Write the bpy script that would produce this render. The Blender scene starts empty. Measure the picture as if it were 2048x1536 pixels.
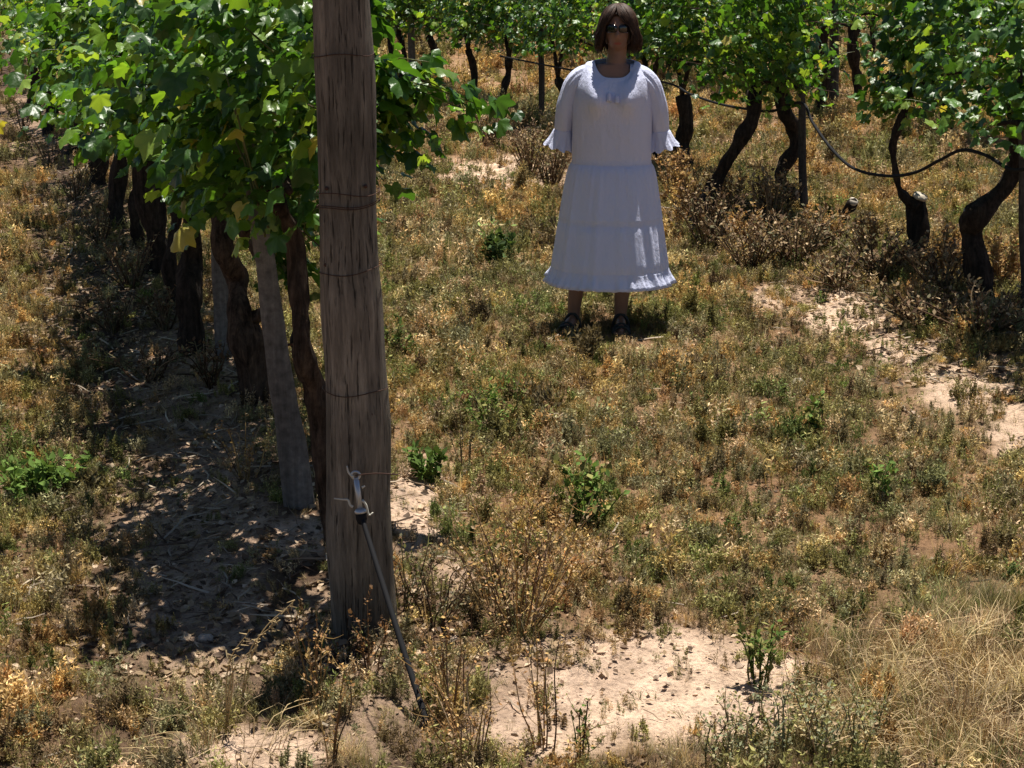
import bpy, math, random
import numpy as np
from mathutils import Vector
rng = np.random.default_rng(7); random.seed(7)
R = math.radians
scene = bpy.context.scene
COL = scene.collection

# ---------------------------------------------------------------- camera, light, exposure
PITCH = R(15.3); CH = 1.92; F = 56/36*2048
cam = bpy.data.cameras.new('camera'); cam.lens = 56; cam.sensor_width = 36
cam.clip_start = .05; cam.clip_end = 2000
co = bpy.data.objects.new('camera', cam); COL.objects.link(co)
co.location = (0, 0, CH); co.rotation_euler = (math.pi/2-PITCH, 0, 0)
scene.camera = co
SUN_EL, SUN_AZ = 78., 22.          # azimuth: degrees to the right of straight ahead
sd = Vector((math.sin(R(SUN_AZ))*math.cos(R(SUN_EL)), math.cos(R(SUN_AZ))*math.cos(R(SUN_EL)), math.sin(R(SUN_EL))))
w = bpy.data.worlds.new('World'); scene.world = w; w.use_nodes = True
nt = w.node_tree; bg = nt.nodes['Background']
sky = nt.nodes.new('ShaderNodeTexSky'); sky.sky_type = 'NISHITA'; sky.sun_disc = False
sky.sun_elevation = R(SUN_EL); sky.sun_rotation = R(SUN_AZ); sky.air_density = .75; sky.dust_density = .15; sky.altitude = 600
nt.links.new(sky.outputs[0], bg.inputs[0]); bg.inputs[1].default_value = .05
sl = bpy.data.lights.new('sun', 'SUN'); sl.energy = 5.0; sl.angle = R(.5); sl.color = (1, .95, .87)
so = bpy.data.objects.new('sun', sl); COL.objects.link(so)
so.rotation_euler = sd.to_track_quat('Z', 'Y').to_euler()
scene.view_settings.view_transform = 'Standard'; scene.view_settings.look = 'None'
scene.view_settings.exposure = 0.85; scene.view_settings.gamma = 1

# ---------------------------------------------------------------- photograph geometry -> world
CP, SP = math.cos(PITCH), math.sin(PITCH)
def ray(px, py):
    u = (px-1024)/F; v = (py-768)/F
    return np.array([u, CP-v*SP, -SP-v*CP])
NX, NY = .948, .319                # normal of the vine rows (they run away to the left)
def row2n(Y): return np.interp(Y, [6, 9, 12, 16, 40], [4.75, 5.0, 5.4, 5.65, 5.7])
def vnoise(x, y, s, seed=0):       # smooth value noise
    x = np.asarray(x, float)/s; y = np.asarray(y, float)/s
    xi = np.floor(x).astype(np.int64); yi = np.floor(y).astype(np.int64); fx = x-xi; fy = y-yi
    fx = fx*fx*(3-2*fx); fy = fy*fy*(3-2*fy)
    def h(a, b):
        n = (a*374761393+b*668265263+seed*1442695041) & 0x7fffffff
        n = ((n ^ (n >> 13))*1274126177) & 0x7fffffff
        return (n & 0xffff)/65535.
    return (h(xi, yi)*(1-fx)+h(xi+1, yi)*fx)*(1-fy)+(h(xi, yi+1)*(1-fx)+h(xi+1, yi+1)*fx)*fy
def hgt(X, Y):
    X = np.asarray(X, float); Y = np.asarray(Y, float); n = NX*X+NY*Y
    s = np.clip((Y-3.7)/1.0, 0, 1)
    z = .10*np.exp(-((n-1.0)/.42)**2)*s
    z = z+.10*np.exp(-((n-row2n(Y))/.5)**2)
    for k in (9.6, 13.9, 18.2, -3.2): z = z+.10*np.exp(-((n-k)/.5)**2)
    z = z+.035*(vnoise(X, Y, .55, 1)-.5)+.02*(vnoise(X, Y, .16, 2)-.5)+.05*(vnoise(X, Y, 2.1, 3)-.5)
    return z
def G(px, py, up=0):               # ground point seen at a pixel
    d = ray(px, py); z = 0.
    for _ in range(12):
        t = (z-CH)/d[2]; p = d*t; z = .5*z+.5*float(hgt(p[0], p[1]))
    return np.array([p[0], p[1], float(hgt(p[0], p[1]))+up])
def P(px, py, Y):                  # point on the upright plane at depth Y
    d = ray(px, py); t = Y/d[1]; return np.array([0, 0, CH])+d*t
def Pn(px, py, n0):                # point on the upright plane of a row
    d = ray(px, py); t = n0/(NX*d[0]+NY*d[1]); return np.array([0, 0, CH])+d*t
def topix(X, Y, Z):
    dx = X; dz = Z-CH; dep = Y*CP-dz*SP; upc = Y*SP+dz*CP
    return 1024+F*dx/dep, 768-F*upc/dep
def rowpt(n0, Y):                  # ground point of a row at depth Y
    X = (n0-NY*Y)/NX; return np.array([X, Y, float(hgt(X, Y))])

# ---------------------------------------------------------------- materials
def mat(name, col=(.5, .5, .5), rough=.8, spec=.3, metal=0.):
    m = bpy.data.materials.new(name); m.use_nodes = True
    b = m.node_tree.nodes['Principled BSDF']
    b.inputs['Base Color'].default_value = (*col, 1); b.inputs['Roughness'].default_value = rough
    b.inputs['Specular IOR Level'].default_value = spec; b.inputs['Metallic'].default_value = metal
    return m, m.node_tree, b
def N(nt, t, **kw):
    n = nt.nodes.new(t)
    for k, v in kw.items(): n.inputs[k.replace('_', ' ')].default_value = v
    return n
def ramp(nt, fac, stops):
    r = nt.nodes.new('ShaderNodeValToRGB'); e = r.color_ramp.elements
    while len(e) < len(stops): e.new(.5)
    for i, (p, c) in enumerate(stops): e[i].position = p; e[i].color = (*c, 1) if len(c) == 3 else c
    nt.links.new(fac, r.inputs[0]); return r.outputs[0]
def noise(nt, scale, detail=6, rough=.6, vec=None, mapscale=None):
    n = N(nt, 'ShaderNodeTexNoise', Scale=scale, Detail=detail, Roughness=rough)
    tc = nt.nodes.new('ShaderNodeTexCoord'); src = tc.outputs['Object']
    if mapscale:
        mp = nt.nodes.new('ShaderNodeMapping'); mp.inputs['Scale'].default_value = mapscale
        nt.links.new(src, mp.inputs[0]); src = mp.outputs[0]
    nt.links.new(src, n.inputs['Vector']); return n.outputs[0]
def mixc(nt, fac, a, b, mode='MIX'):
    m = nt.nodes.new('ShaderNodeMix'); m.data_type = 'RGBA'; m.blend_type = mode
    for s, v in ((m.inputs[0], fac), (m.inputs[6], a), (m.inputs[7], b)):
        if hasattr(v, 'is_linked'): nt.links.new(v, s)
        else: s.default_value = v if isinstance(v, (int, float)) else (*v, 1)
    return m.outputs[2]
def bump(nt, b, h, dist, strength=1.):
    bp = N(nt, 'ShaderNodeBump', Strength=strength, Distance=dist)
    nt.links.new(h, bp.inputs['Height']); nt.links.new(bp.outputs[0], b.inputs['Normal'])

def m_ground():
    m, t, b = mat('soil', rough=.95, spec=.1)
    a = t.nodes.new('ShaderNodeAttribute'); a.attribute_name = 'col'
    n1 = noise(t, 9, 8, .7); n2 = noise(t, 60, 6, .7); n3 = noise(t, 2.2, 4, .6)
    c = mixc(t, ramp(t, n1, [(.35, (.0,)*3), (.65, (1,)*3)]), (.78, .75, .72), (1.25, 1.22, 1.2))
    c = mixc(t, 1., a.outputs[0], c, 'MULTIPLY')
    c2 = ramp(t, n2, [(.34, (.5, .46, .44)), (.47, (1.02, 1, 1)), (.7, (1.3, 1.25, 1.2))])
    c = mixc(t, 1., c, c2, 'MULTIPLY')
    c = mixc(t, 1., c, ramp(t, n3, [(.3, (.85, .82, .8)), (.7, (1.1, 1.08, 1.02))]), 'MULTIPLY')
    t.links.new(c, b.inputs['Base Color'])
    mm = N(t, 'ShaderNodeMath'); mm.operation = 'ADD'; t.links.new(n1, mm.inputs[0]); t.links.new(n2, mm.inputs[1])
    bump(t, b, mm.outputs[0], .03)
    return m
def m_leafy(name, trans, rough, spec, tint=(1, 1, 1), gain=1.6, wave=0):
    m, t, b = mat(name, rough=rough, spec=spec)
    a = t.nodes.new('ShaderNodeAttribute'); a.attribute_name = 'col'
    t.links.new(a.outputs[0], b.inputs['Base Color'])
    if wave: bump(t, b, noise(t, 45, 3, .5), .006, wave)
    tr = t.nodes.new('ShaderNodeBsdfTranslucent')
    t.links.new(mixc(t, 1., a.outputs[0], tuple(gain*x for x in tint), 'MULTIPLY'), tr.inputs[0])
    mx = t.nodes.new('ShaderNodeMixShader'); mx.inputs[0].default_value = trans
    t.links.new(b.outputs[0], mx.inputs[1]); t.links.new(tr.outputs[0], mx.inputs[2])
    t.links.new(mx.outputs[0], t.nodes['Material Output'].inputs[0])
    return m
def m_bark(name, dark, light, sx=14, sz=2.2, rough=.95, bd=.02, spec=.1, gs=7):
    m, t, b = mat(name, rough=rough, spec=spec)
    n1 = noise(t, gs, 9, .72, mapscale=(sx/4, sx/4, sz/4)); n2 = noise(t, 40, 4, .6)
    c = ramp(t, n1, [(.32, dark), (.55, tuple((x+y)/2 for x, y in zip(dark, light))), (.72, light)])
    c = mixc(t, 1., c, ramp(t, n2, [(.3, (.6,)*3), (.7, (1.2,)*3)]), 'MULTIPLY')
    t.links.new(c, b.inputs['Base Color']); bump(t, b, n1, bd)
    return m
def m_post():
    m, t, b = mat('weathered_post_wood', rough=.9, spec=.15)
    n1 = noise(t, 9, 9, .75, mapscale=(5, 5, .5)); n2 = noise(t, 2.1, 5, .6, mapscale=(1.5, 1.5, .8)); n3 = noise(t, 22, 5, .65, mapscale=(6, 6, .35))
    c = ramp(t, n1, [(.3, (.08, .068, .053)), (.5, (.175, .15, .117)), (.7, (.31, .27, .21))])
    c = mixc(t, ramp(t, n2, [(.4, (0,)*3), (.65, (1,)*3)]), c, mixc(t, 1., c, (.42, .43, .42), 'MULTIPLY'))
    crack = ramp(t, n3, [(.34, (.3,)*3), (.42, (1,)*3)])
    c = mixc(t, 1., c, crack, 'MULTIPLY')
    t.links.new(c, b.inputs['Base Color'])
    mm = N(t, 'ShaderNodeMath'); mm.operation = 'ADD'; t.links.new(n1, mm.inputs[0]); t.links.new(crack, mm.inputs[1])
    bump(t, b, mm.outputs[0], .008)
    return m
def m_dress():
    m, t, b = mat('white_cotton', (.60, .625, .79), .9, .1)
    tc = t.nodes.new('ShaderNodeTexCoord')
    n = noise(t, 7, 6, .62, mapscale=(2.0, 2.0, .9)); n2 = noise(t, 260, 2, .5)
    mm = N(t, 'ShaderNodeMath'); mm.operation = 'MULTIPLY_ADD'; t.links.new(n2, mm.inputs[0]); mm.inputs[1].default_value = .12; t.links.new(n, mm.inputs[2])
    bump(t, b, mm.outputs[0], .035, .6)
    return m
def m_skin():
    m, t, b = mat('skin', (.24, .12, .08), .5, .35)
    tc = t.nodes.new('ShaderNodeTexCoord')
    vm = t.nodes.new('ShaderNodeVectorMath'); vm.operation = 'SUBTRACT'; vm.inputs[1].default_value = (.027, -.09, 1.468)
    t.links.new(tc.outputs['Object'], vm.inputs[0])
    vs = t.nodes.new('ShaderNodeVectorMath'); vs.operation = 'MULTIPLY'; vs.inputs[1].default_value = (1/.031, 1/.03, 1/.0085)
    t.links.new(vm.outputs[0], vs.inputs[0])
    ln = t.nodes.new('ShaderNodeVectorMath'); ln.operation = 'LENGTH'; t.links.new(vs.outputs[0], ln.inputs[0])
    lip = ramp(t, ln.outputs['Value'], [(.75, (1,)*3), (1., (0,)*3)])
    base = ramp(t, noise(t, 12, 4, .6), [(.3, (.21, .11, .07)), (.7, (.27, .15, .10))])
    t.links.new(mixc(t, lip, base, (.27, .07, .055)), b.inputs['Base Color'])
    b.inputs['Subsurface Weight'].default_value = .08; b.inputs['Subsurface Radius'].default_value = (.01, .004, .002)
    return m
def m_hair():
    m, t, b = mat('brown_hair', (.06, .03, .018), .6, .25)
    n = noise(t, 30, 4, .7, mapscale=(3, 3, .4))
    t.links.new(ramp(t, n, [(.3, (.016, .008, .005)), (.7, (.075, .037, .02))]), b.inputs['Base Color'])
    return m
M = dict(
    soil=m_ground(),
    leaf=m_leafy('vine_leaf', .38, .40, .5, (1.3, 1.25, .45), 1.6, .6),
    weed=m_leafy('weed_foliage', .25, .8, .15, (1.1, 1.05, .8), 1.2),
    bark=m_bark('vine_bark', (.006, .0055, .005), (.075, .058, .046), gs=10),
    barkbrown=m_bark('brown_vine_bark', (.008, .006, .005), (.15, .105, .075), gs=11),
    post=m_post(),
    greywood=m_bark('grey_wood', (.075, .07, .062), (.22, .205, .185), 10, .7, bd=.006),
    thinpost=m_bark('dark_thin_post', (.02, .019, .019), (.12, .11, .1), 10, .7, bd=.004),
    cut=m_bark('pale_cut_wood', (.28, .24, .18), (.55, .49, .40), 6, 6, bd=.004),
    dress=m_dress(), skin=m_skin(), hair=m_hair(),
    black=mat('black_pipe', (.012, .012, .013), .8, .15)[0],
    wire=mat('rusty_wire', (.06, .03, .02), .7, .3, .3)[0],
    steel=mat('galvanised_steel', (.42, .44, .46), .42, .5, .7)[0],
    lens=mat('dark_lens', (.006, .006, .008), .08, .6)[0],
    sandal=mat('dark_sandal', (.03, .032, .03), .6, .3)[0],
    tie=mat('pale_tie', (.45, .43, .36), .8, .2)[0],
    blueplastic=mat('blue_plastic', (.05, .12, .2), .4, .5)[0],
    cord=mat('gap_shade_cord', (.10, .12, .26), .8, .15)[0],  # dark blue tint stands in for the shadowed gap at the neckline
    stone=m_bark('pale_stone', (.3, .24, .18), (.6, .52, .44), 5, 5),
)

# ---------------------------------------------------------------- mesh helpers
def tag(o, label=None, cat=None, group=None, kind=None):
    if label: o['label'] = label
    if cat: o['category'] = cat
    if group: o['group'] = group
    if kind: o['kind'] = kind
    return o
def empty(name, loc, label, cat, group=None):
    o = bpy.data.objects.new(name, None); COL.objects.link(o); o.location = loc; o.empty_display_size = .1
    return tag(o, label, cat, group)
def build(name, V, Fc, material, parent=None, cols=None, smooth=True):
    """V (n,3); Fc: array (m,k) or list of arrays of different k"""
    me = bpy.data.meshes.new(name)
    V = np.asarray(V, float)
    if parent is not None: V = V-np.array(parent.location)
    Fl = [np.asarray(f) for f in (Fc if isinstance(Fc, list) else [Fc]) if len(f)]
    nl = sum(f.size for f in Fl); npoly = sum(len(f) for f in Fl)
    me.vertices.add(len(V)); me.vertices.foreach_set('co', V.ravel())
    me.loops.add(nl); me.loops.foreach_set('vertex_index', np.concatenate([f.ravel() for f in Fl]).astype(np.int32))
    me.polygons.add(npoly)
    tot = np.concatenate([np.full(len(f), f.shape[1]) for f in Fl]); st = np.concatenate([[0], np.cumsum(tot)[:-1]])
    me.polygons.foreach_set('loop_start', st.astype(np.int32)); me.polygons.foreach_set('loop_total', tot.astype(np.int32))
    me.polygons.foreach_set('use_smooth', np.full(npoly, smooth))
    me.update(calc_edges=True)
    if cols is not None:
        at = me.color_attributes.new('col', 'FLOAT_COLOR', 'POINT')
        c4 = np.ones((len(V), 4)); c4[:, :3] = cols; at.data.foreach_set('color', c4.ravel())
    me.materials.append(M[material] if isinstance(material, str) else material)
    o = bpy.data.objects.new(name, me); COL.objects.link(o)
    if parent is not None: o.parent = parent
    return o
class MB:
    def __init__(s): s.v = []; s.f = {3: [], 4: []}; s.c = []; s.n = 0
    def add(s, V, Fs, col=None):
        V = np.asarray(V, float)
        for f in (Fs if isinstance(Fs, list) else [Fs]):
            f = np.asarray(f)
            if len(f): s.f[f.shape[1]].append(f+s.n)
        s.v.append(V); s.n += len(V)
        if col is not None:
            col = np.asarray(col, float); s.c.append(np.tile(col, (len(V), 1)) if col.ndim == 1 else col)
        return s
    def build(s, name, material, parent=None, smooth=True):
        fs = [np.concatenate(s.f[k]) for k in (3, 4) if s.f[k]]
        return build(name, np.concatenate(s.v), fs, material, parent, np.concatenate(s.c) if s.c else None, smooth)
def catmull(pts, rad, n):
    pts = np.asarray(pts, float); rad = np.asarray(rad, float); k = len(pts)
    p = np.vstack([2*pts[0]-pts[1], pts, 2*pts[-1]-pts[-2]])
    out = []; ro = []
    for i in range(k-1):
        for j in range(n):
            t = j/n; a, b, c, d = p[i], p[i+1], p[i+2], p[i+3]
            out.append(.5*((2*b)+(-a+c)*t+(2*a-5*b+4*c-d)*t*t+(-a+3*b-3*c+d)*t**3)); ro.append(rad[i]*(1-t)+rad[i+1]*t)
    out.append(pts[-1]); ro.append(rad[-1]); return np.array(out), np.array(ro)
def tube(pts, rad, seg=10, sub=4, rough=0., rs=0, cap=True, flat=1.):
    """closed tube along a smooth path; rough = bark relief as a share of the radius"""
    c, r = catmull(pts, rad, sub); m = len(c)
    tan = np.gradient(c, axis=0); tan /= np.linalg.norm(tan, axis=1)[:, None]+1e-9
    up = np.array([0., 1, 0]) if abs(tan[0][1]) < .8 else np.array([1., 0, 0])
    V = []
    th = np.linspace(0, 2*math.pi, seg, endpoint=False)
    s = np.cumsum(np.r_[0, np.linalg.norm(np.diff(c, axis=0), axis=1)])
    for i in range(m):
        a = np.cross(tan[i], up); a /= np.linalg.norm(a)+1e-9; b = np.cross(tan[i], a); up = -np.cross(tan[i], a) if False else np.cross(a, tan[i])
        rr = np.full(seg, r[i])
        if rough:
            rr = rr*(1+rough*(2*vnoise(np.cos(th)*2.2+rs*7.3, np.sin(th)*2.2+s[i]/max(r.mean(), .004)*.32, .7, rs)-1)
                     + rough*.8*(2*vnoise(np.full(seg, s[i]/max(r.mean(), .004)*.5), th*0+rs, 1, rs+3)-1))
        rr = np.clip(rr, .74*r[i], 1.32*r[i])
        V.append(c[i]+np.outer(rr*np.cos(th), a)+np.outer(rr*np.sin(th)*flat, b))
    V = np.concatenate(V)
    q = []
    i0 = np.arange(seg); i1 = (i0+1) % seg
    for i in range(m-1): q.append(np.stack([i*seg+i0, i*seg+i1, (i+1)*seg+i1, (i+1)*seg+i0], 1))
    q = np.concatenate(q); tr = np.zeros((0, 3), int)
    if cap:
        V = np.vstack([V, c[0], c[-1]]); a = len(V)-2
        tr = np.vstack([np.stack([i1, i0, np.full(seg, a)], 1), np.stack([(m-1)*seg+i0, (m-1)*seg+i1, np.full(seg, a+1)], 1)])
    return V, [q, tr]
def rotmats(yaw, pitch, roll):
    cy, sy = np.cos(yaw), np.sin(yaw); cp, sp = np.cos(pitch), np.sin(pitch); cr, sr = np.cos(roll), np.sin(roll)
    z = np.zeros_like(cy); o = np.ones_like(cy)
    Rz = np.stack([cy, -sy, z, sy, cy, z, z, z, o], 1).reshape(-1, 3, 3)
    Rx = np.stack([o, z, z, z, cp, -sp, z, sp, cp], 1).reshape(-1, 3, 3)
    Ry = np.stack([cr, z, sr, z, o, z, -sr, z, cr], 1).reshape(-1, 3, 3)
    return Rz @ Rx @ Ry
def stamp(mb, PV, PF, Rm, sc, pos, cols, pshade=None):
    """copies of a small shape merged into one builder. PV (k,3), Rm (n,3,3), sc (n,) or (n,3)"""
    n = len(pos); k = len(PV)
    sc = np.asarray(sc, float); sc = sc[:, None, None] if sc.ndim == 1 else sc[:, None, :]
    V = np.einsum('nij,nkj->nki', Rm, PV[None]*sc)+pos[:, None, :]
    C = np.repeat(cols[:, None, :], k, 1)
    if pshade is not None: C = C*pshade[None, :, None] if pshade.ndim == 1 else C*pshade[None]
    off = (np.arange(n)*k)
    mb.add(V.reshape(-1, 3), [(f[None]+off[:, None, None]).reshape(-1, f.shape[1]) for f in PF if len(f)], C.reshape(-1, 3))

# ---------------------------------------------------------------- ground sheet
# patches of bare sand / dry litter / colours of growth, as (px, py, rx, ry, value) where they lie in the photograph, turned into ground positions
def blob(X, Y, L):
    px, py = topix(X, Y, hgt(X, Y)); v = np.zeros_like(px)
    jx = 40*(vnoise(X, Y, .3, 11)-.5)+30*(vnoise(X, Y, .12, 12)-.5); jy = 40*(vnoise(X, Y, .3, 13)-.5)
    for (x, y, rx, ry, a) in L:
        d = ((px+jx-x)/rx)**2+((py+jy-y)/ry)**2; v = np.maximum(v, a*np.clip(1.6-1.6*d, 0, 1))
    return np.clip(v, 0, 1)
SAND = [(1290, 1370, 300, 140, 1), (1420, 1400, 220, 80, 1), (1130, 1440, 200, 90, .9), (1500, 1340, 170, 45, 1), (840, 1010, 80, 110, .95), (590, 1080, 100, 50, .9),
        (540, 1490, 170, 60, .95), (640, 1240, 90, 60, .6), (1690, 630, 120, 50, 1), (1800, 700, 120, 45, .85), (1930, 780, 120, 60, .9), (2040, 850, 90, 60, .8), (1560, 585, 80, 25, .6), (1000, 350, 160, 36, .9),
        (330, 1290, 120, 80, .3), (900, 1150, 60, 60, .6), (420, 1500, 60, 40, .8), (400, 1130, 190, 330, .72), (380, 800, 170, 200, .6), (760, 1420, 160, 110, .5), (1060, 1340, 120, 110, .6),
        (2000, 730, 60, 40, .6), (60, 250, 80, 90, .5), (130, 600, 60, 160, .35), (520, 1330, 120, 150, .3)]
def rown(X, Y): return NX*X+NY*Y
def veg(X, Y):                     # 0 bare .. 1 covered
    n = rown(X, Y)
    v = 1-.93*blob(X, Y, SAND)
    v = v*(1-.80*np.exp(-((n-.72)/.5)**2)*(Y > 4.0))*(1-.45*np.exp(-((n-row2n(Y)+.95)/.3)**2)*(Y > 6))
    v = v*(.25+.95*np.clip(vnoise(X, Y, .35, 5)*.6+vnoise(X, Y, .11, 6)*.6, 0, 1))
    return np.clip(v, 0, 1)
def ground():
    xs = np.concatenate([np.linspace(-300, -14, 24), np.linspace(-12, -4.4, 60), np.arange(-4.3, 4.8, .022), np.linspace(4.9, 14, 90), np.linspace(16, 300, 24)])
    ys = np.concatenate([np.linspace(-60, 2.4, 16), np.arange(2.5, 9, .022), np.arange(9.02, 16, .06), np.arange(16.1, 45, .3), np.linspace(47, 700, 40)])
    X, Y = np.meshgrid(xs, ys); Z = hgt(X, Y)
    near = (Y < 14)*(np.abs(X) < 5)
    Z = Z+near*(.012*(vnoise(X, Y, .06, 21)-.5)+.008*(vnoise(X, Y, .03, 22)-.5))
    V = np.stack([X, Y, Z], -1).reshape(-1, 3); nx = len(xs); ny = len(ys)
    i = np.arange(nx-1)[None]+nx*np.arange(ny-1)[:, None]; i = i.ravel()
    Fq = np.stack([i, i+1, i+nx+1, i+nx], 1)
    x, y = V[:, 0], V[:, 1]
    sand = np.array([.70, .545, .42]); litter = np.array([.30, .205, .125]); red = np.array([.48, .27, .15])
    b = blob(x, y, SAND)[:, None]; lit = np.clip(vnoise(x, y, .25, 31)*.7+vnoise(x, y, .07, 32)*.7-.25, 0, 1)[:, None]
    c = litter*(1-.35*lit)+(red-litter)*.35*vnoise(x, y, .9, 33)[:, None]
    c = c*(1-b)+sand*b*(.85+.3*vnoise(x, y, .05, 34)[:, None])
    n = rown(x, y)[:, None]; soilshade = (1.1*np.exp(-((n-.62)/.62)**2)+.7*np.exp(-((n-row2n(y)[:, None]+.2)/.5)**2))*(1-b)*.88  # row soil painted darker to deepen the shadow under the vines
    soilshade = np.clip(soilshade, 0, .95); c = c*(1-soilshade)+np.array([.095, .067, .05])*soilshade
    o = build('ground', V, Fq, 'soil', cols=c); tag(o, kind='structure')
ground()

# ---------------------------------------------------------------- ground cover (uncountable)
def blade_proto(nb, h, spread, wd, bend, seed, leaflets=0, ls=.014):
    g = np.random.default_rng(seed); V = []; T = []; Q = []; S = []; n = 0
    for i in range(nb):
        a = g.uniform(0, 6.28); lean = g.uniform(.1, 1)*spread; hh = h*g.uniform(.45, 1); bx, by = g.normal(0, .012, 2)
        d = np.array([math.cos(a), math.sin(a)]); s = np.array([-d[1], d[0]])*wd*g.uniform(.6, 1.3); sh = g.uniform(.4, 1.3)
        pts = []
        for t in (0, .45, .8, 1):
            r = lean*hh*(t+bend*t*t); z = hh*(t-.25*bend*t*t)
            wdt = (1-t*.9)
            c = np.array([bx+d[0]*r, by+d[1]*r, z-.01])
            pts.append((c, wdt))
            for sg in (-1, 1): V.append(c+np.array([s[0], s[1], 0])*sg*wdt); S.append(sh*(.75+.35*t))
        for k in range(3): Q.append([n+2*k, n+2*k+1, n+2*k+3, n+2*k+2])
        n += 8
        for j in range(leaflets):
            t = g.uniform(.25, 1); c = np.array([bx+d[0]*lean*hh*(t+bend*t*t), by+d[1]*lean*hh*(t+bend*t*t), hh*(t-.25*bend*t*t)])
            u = g.normal(0, 1, 3); u[2] = abs(u[2])*1.3; u /= np.linalg.norm(u); w_ = np.cross(u, g.normal(0, 1, 3)); w_ /= np.linalg.norm(w_)
            L = ls*g.uniform(.6, 1.6); ss = g.uniform(.35, 1.6)
            for q in (c, c+u*L*.5+w_*L*.2, c+u*L*1.15, c+u*L*.5-w_*L*.2): V.append(q); S.append(ss)
            Q.append([n, n+1, n+2, n+3]); n += 4
    return np.array(V), [np.array(Q)], np.array(S)
PROT = [blade_proto(12, .085, .55, .0018, .4, 1, 4, .012), blade_proto(11, .11, .45, .0016, .3, 2, 5, .013), blade_proto(14, .06, .9, .0018, .6, 3, 3, .011),
        blade_proto(5, .13, .3, .0018, .2, 4, 10, .013), blade_proto(12, .10, .6, .0016, .8, 5, 0), blade_proto(12, .14, .45, .0013, .7, 6, 0),
        blade_proto(6, .05, .9, .003, .4, 7, 9, .018), blade_proto(5, .16, .22, .0022, .2, 8, 34, .014), blade_proto(4, .13, .3, .002, .3, 9, 28, .012)]
GOLD = np.array([.46, .30, .115]); STRAW = np.array([.60, .46, .25]); OLIVE = np.array([.225, .215, .07]); GREY = np.array([.255, .235, .13])
GREEN = np.array([.105, .17, .035]); RUST = np.array([.38, .205, .085]); TAN = np.array([.44, .32, .19]); BROWN = np.array([.14, .085, .05])
C_GREEN = [(980, 820, 110, 80, .9), (1180, 990, 90, 90, .9), (1350, 1120, 140, 90, .45), (1750, 720, 160, 90, .6), (60, 960, 150, 70, .95), (880, 360, 120, 60, .5),
           (820, 720, 60, 60, .5), (1480, 620, 260, 50, .4), (1660, 960, 200, 110, .45), (1880, 450, 140, 60, .5), (40, 40, 100, 60, .3), (1100, 600, 120, 50, .5), (400, 1150, 130, 60, .5), (130, 1340, 90, 60, .4), (1500, 1110, 200, 70, .5)]
C_GOLD = [(40, 600, 110, 330, 1), (60, 1300, 170, 260, .85), (1050, 420, 110, 60, .8), (1480, 590, 160, 50, .8), (860, 770, 90, 90, .7), (1900, 720, 150, 60, .7), (1380, 400, 80, 110, .8),
          (1650, 240, 400, 60, .8), (1900, 560, 120, 120, .6), (1000, 150, 300, 50, .8), (1080, 1100, 130, 160, .9), (1800, 400, 300, 60, .5), (1050, 1480, 300, 60, .8)]
C_STRAW = [(1900, 1420, 300, 170, 1), (1700, 1300, 130, 60, .7), (560, 1520, 200, 50, .8), (1950, 1230, 160, 60, .6), (1400, 1520, 250, 40, .6)]
C_GREY = [(1500, 900, 420, 250, .8), (1750, 1120, 350, 160, .8), (950, 560, 220, 110, .7), (880, 480, 120, 120, .6), (250, 1000, 160, 100, .4)]
def cover_colour(x, y, n):
    g_, go, st, gr = blob(x, y, C_GREEN), blob(x, y, C_GOLD), blob(x, y, C_STRAW), blob(x, y, C_GREY)
    v1 = vnoise(x, y, .5, 41); v2 = vnoise(x, y, .2, 42); v3 = vnoise(x, y, 1.6, 43)
    w_ = np.stack([.35+go*4.0+.5*(v1 > .6), .25+st*6.0, 1.75+.9*(v2 > .5)+.6*g_, 1.1+gr*2.0+.5*v3, .30+g_*3.0+.5*(v1 < .3), .1+.3*(v3 > .6)+.5*go, .8+.5*v2, .75+0*v1], 1)
    w_ /= w_.sum(1)[:, None]; pick = (np.cumsum(w_, 1) < rng.random(n)[:, None]).sum(1).clip(0, 7)
    pal = np.stack([GOLD*1.1, STRAW*1.15, OLIVE, GREY*1.05, GREEN, RUST, TAN*1.2, BROWN*.8])
    mean = w_ @ pal
    c = pal[pick]*.72+mean*.28
    return c*(.72+.5*rng.random((n, 1)))*(.93+.14*rng.random((n, 3)))
def scatter(y0, y1, dens, margin=.36):
    A = margin*(y1**2-y0**2); n = int(A*dens)
    Y = np.sqrt(rng.random(n)*(y1**2-y0**2)+y0**2); X = (rng.random(n)*2-1)*margin*Y
    return X, Y
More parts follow.
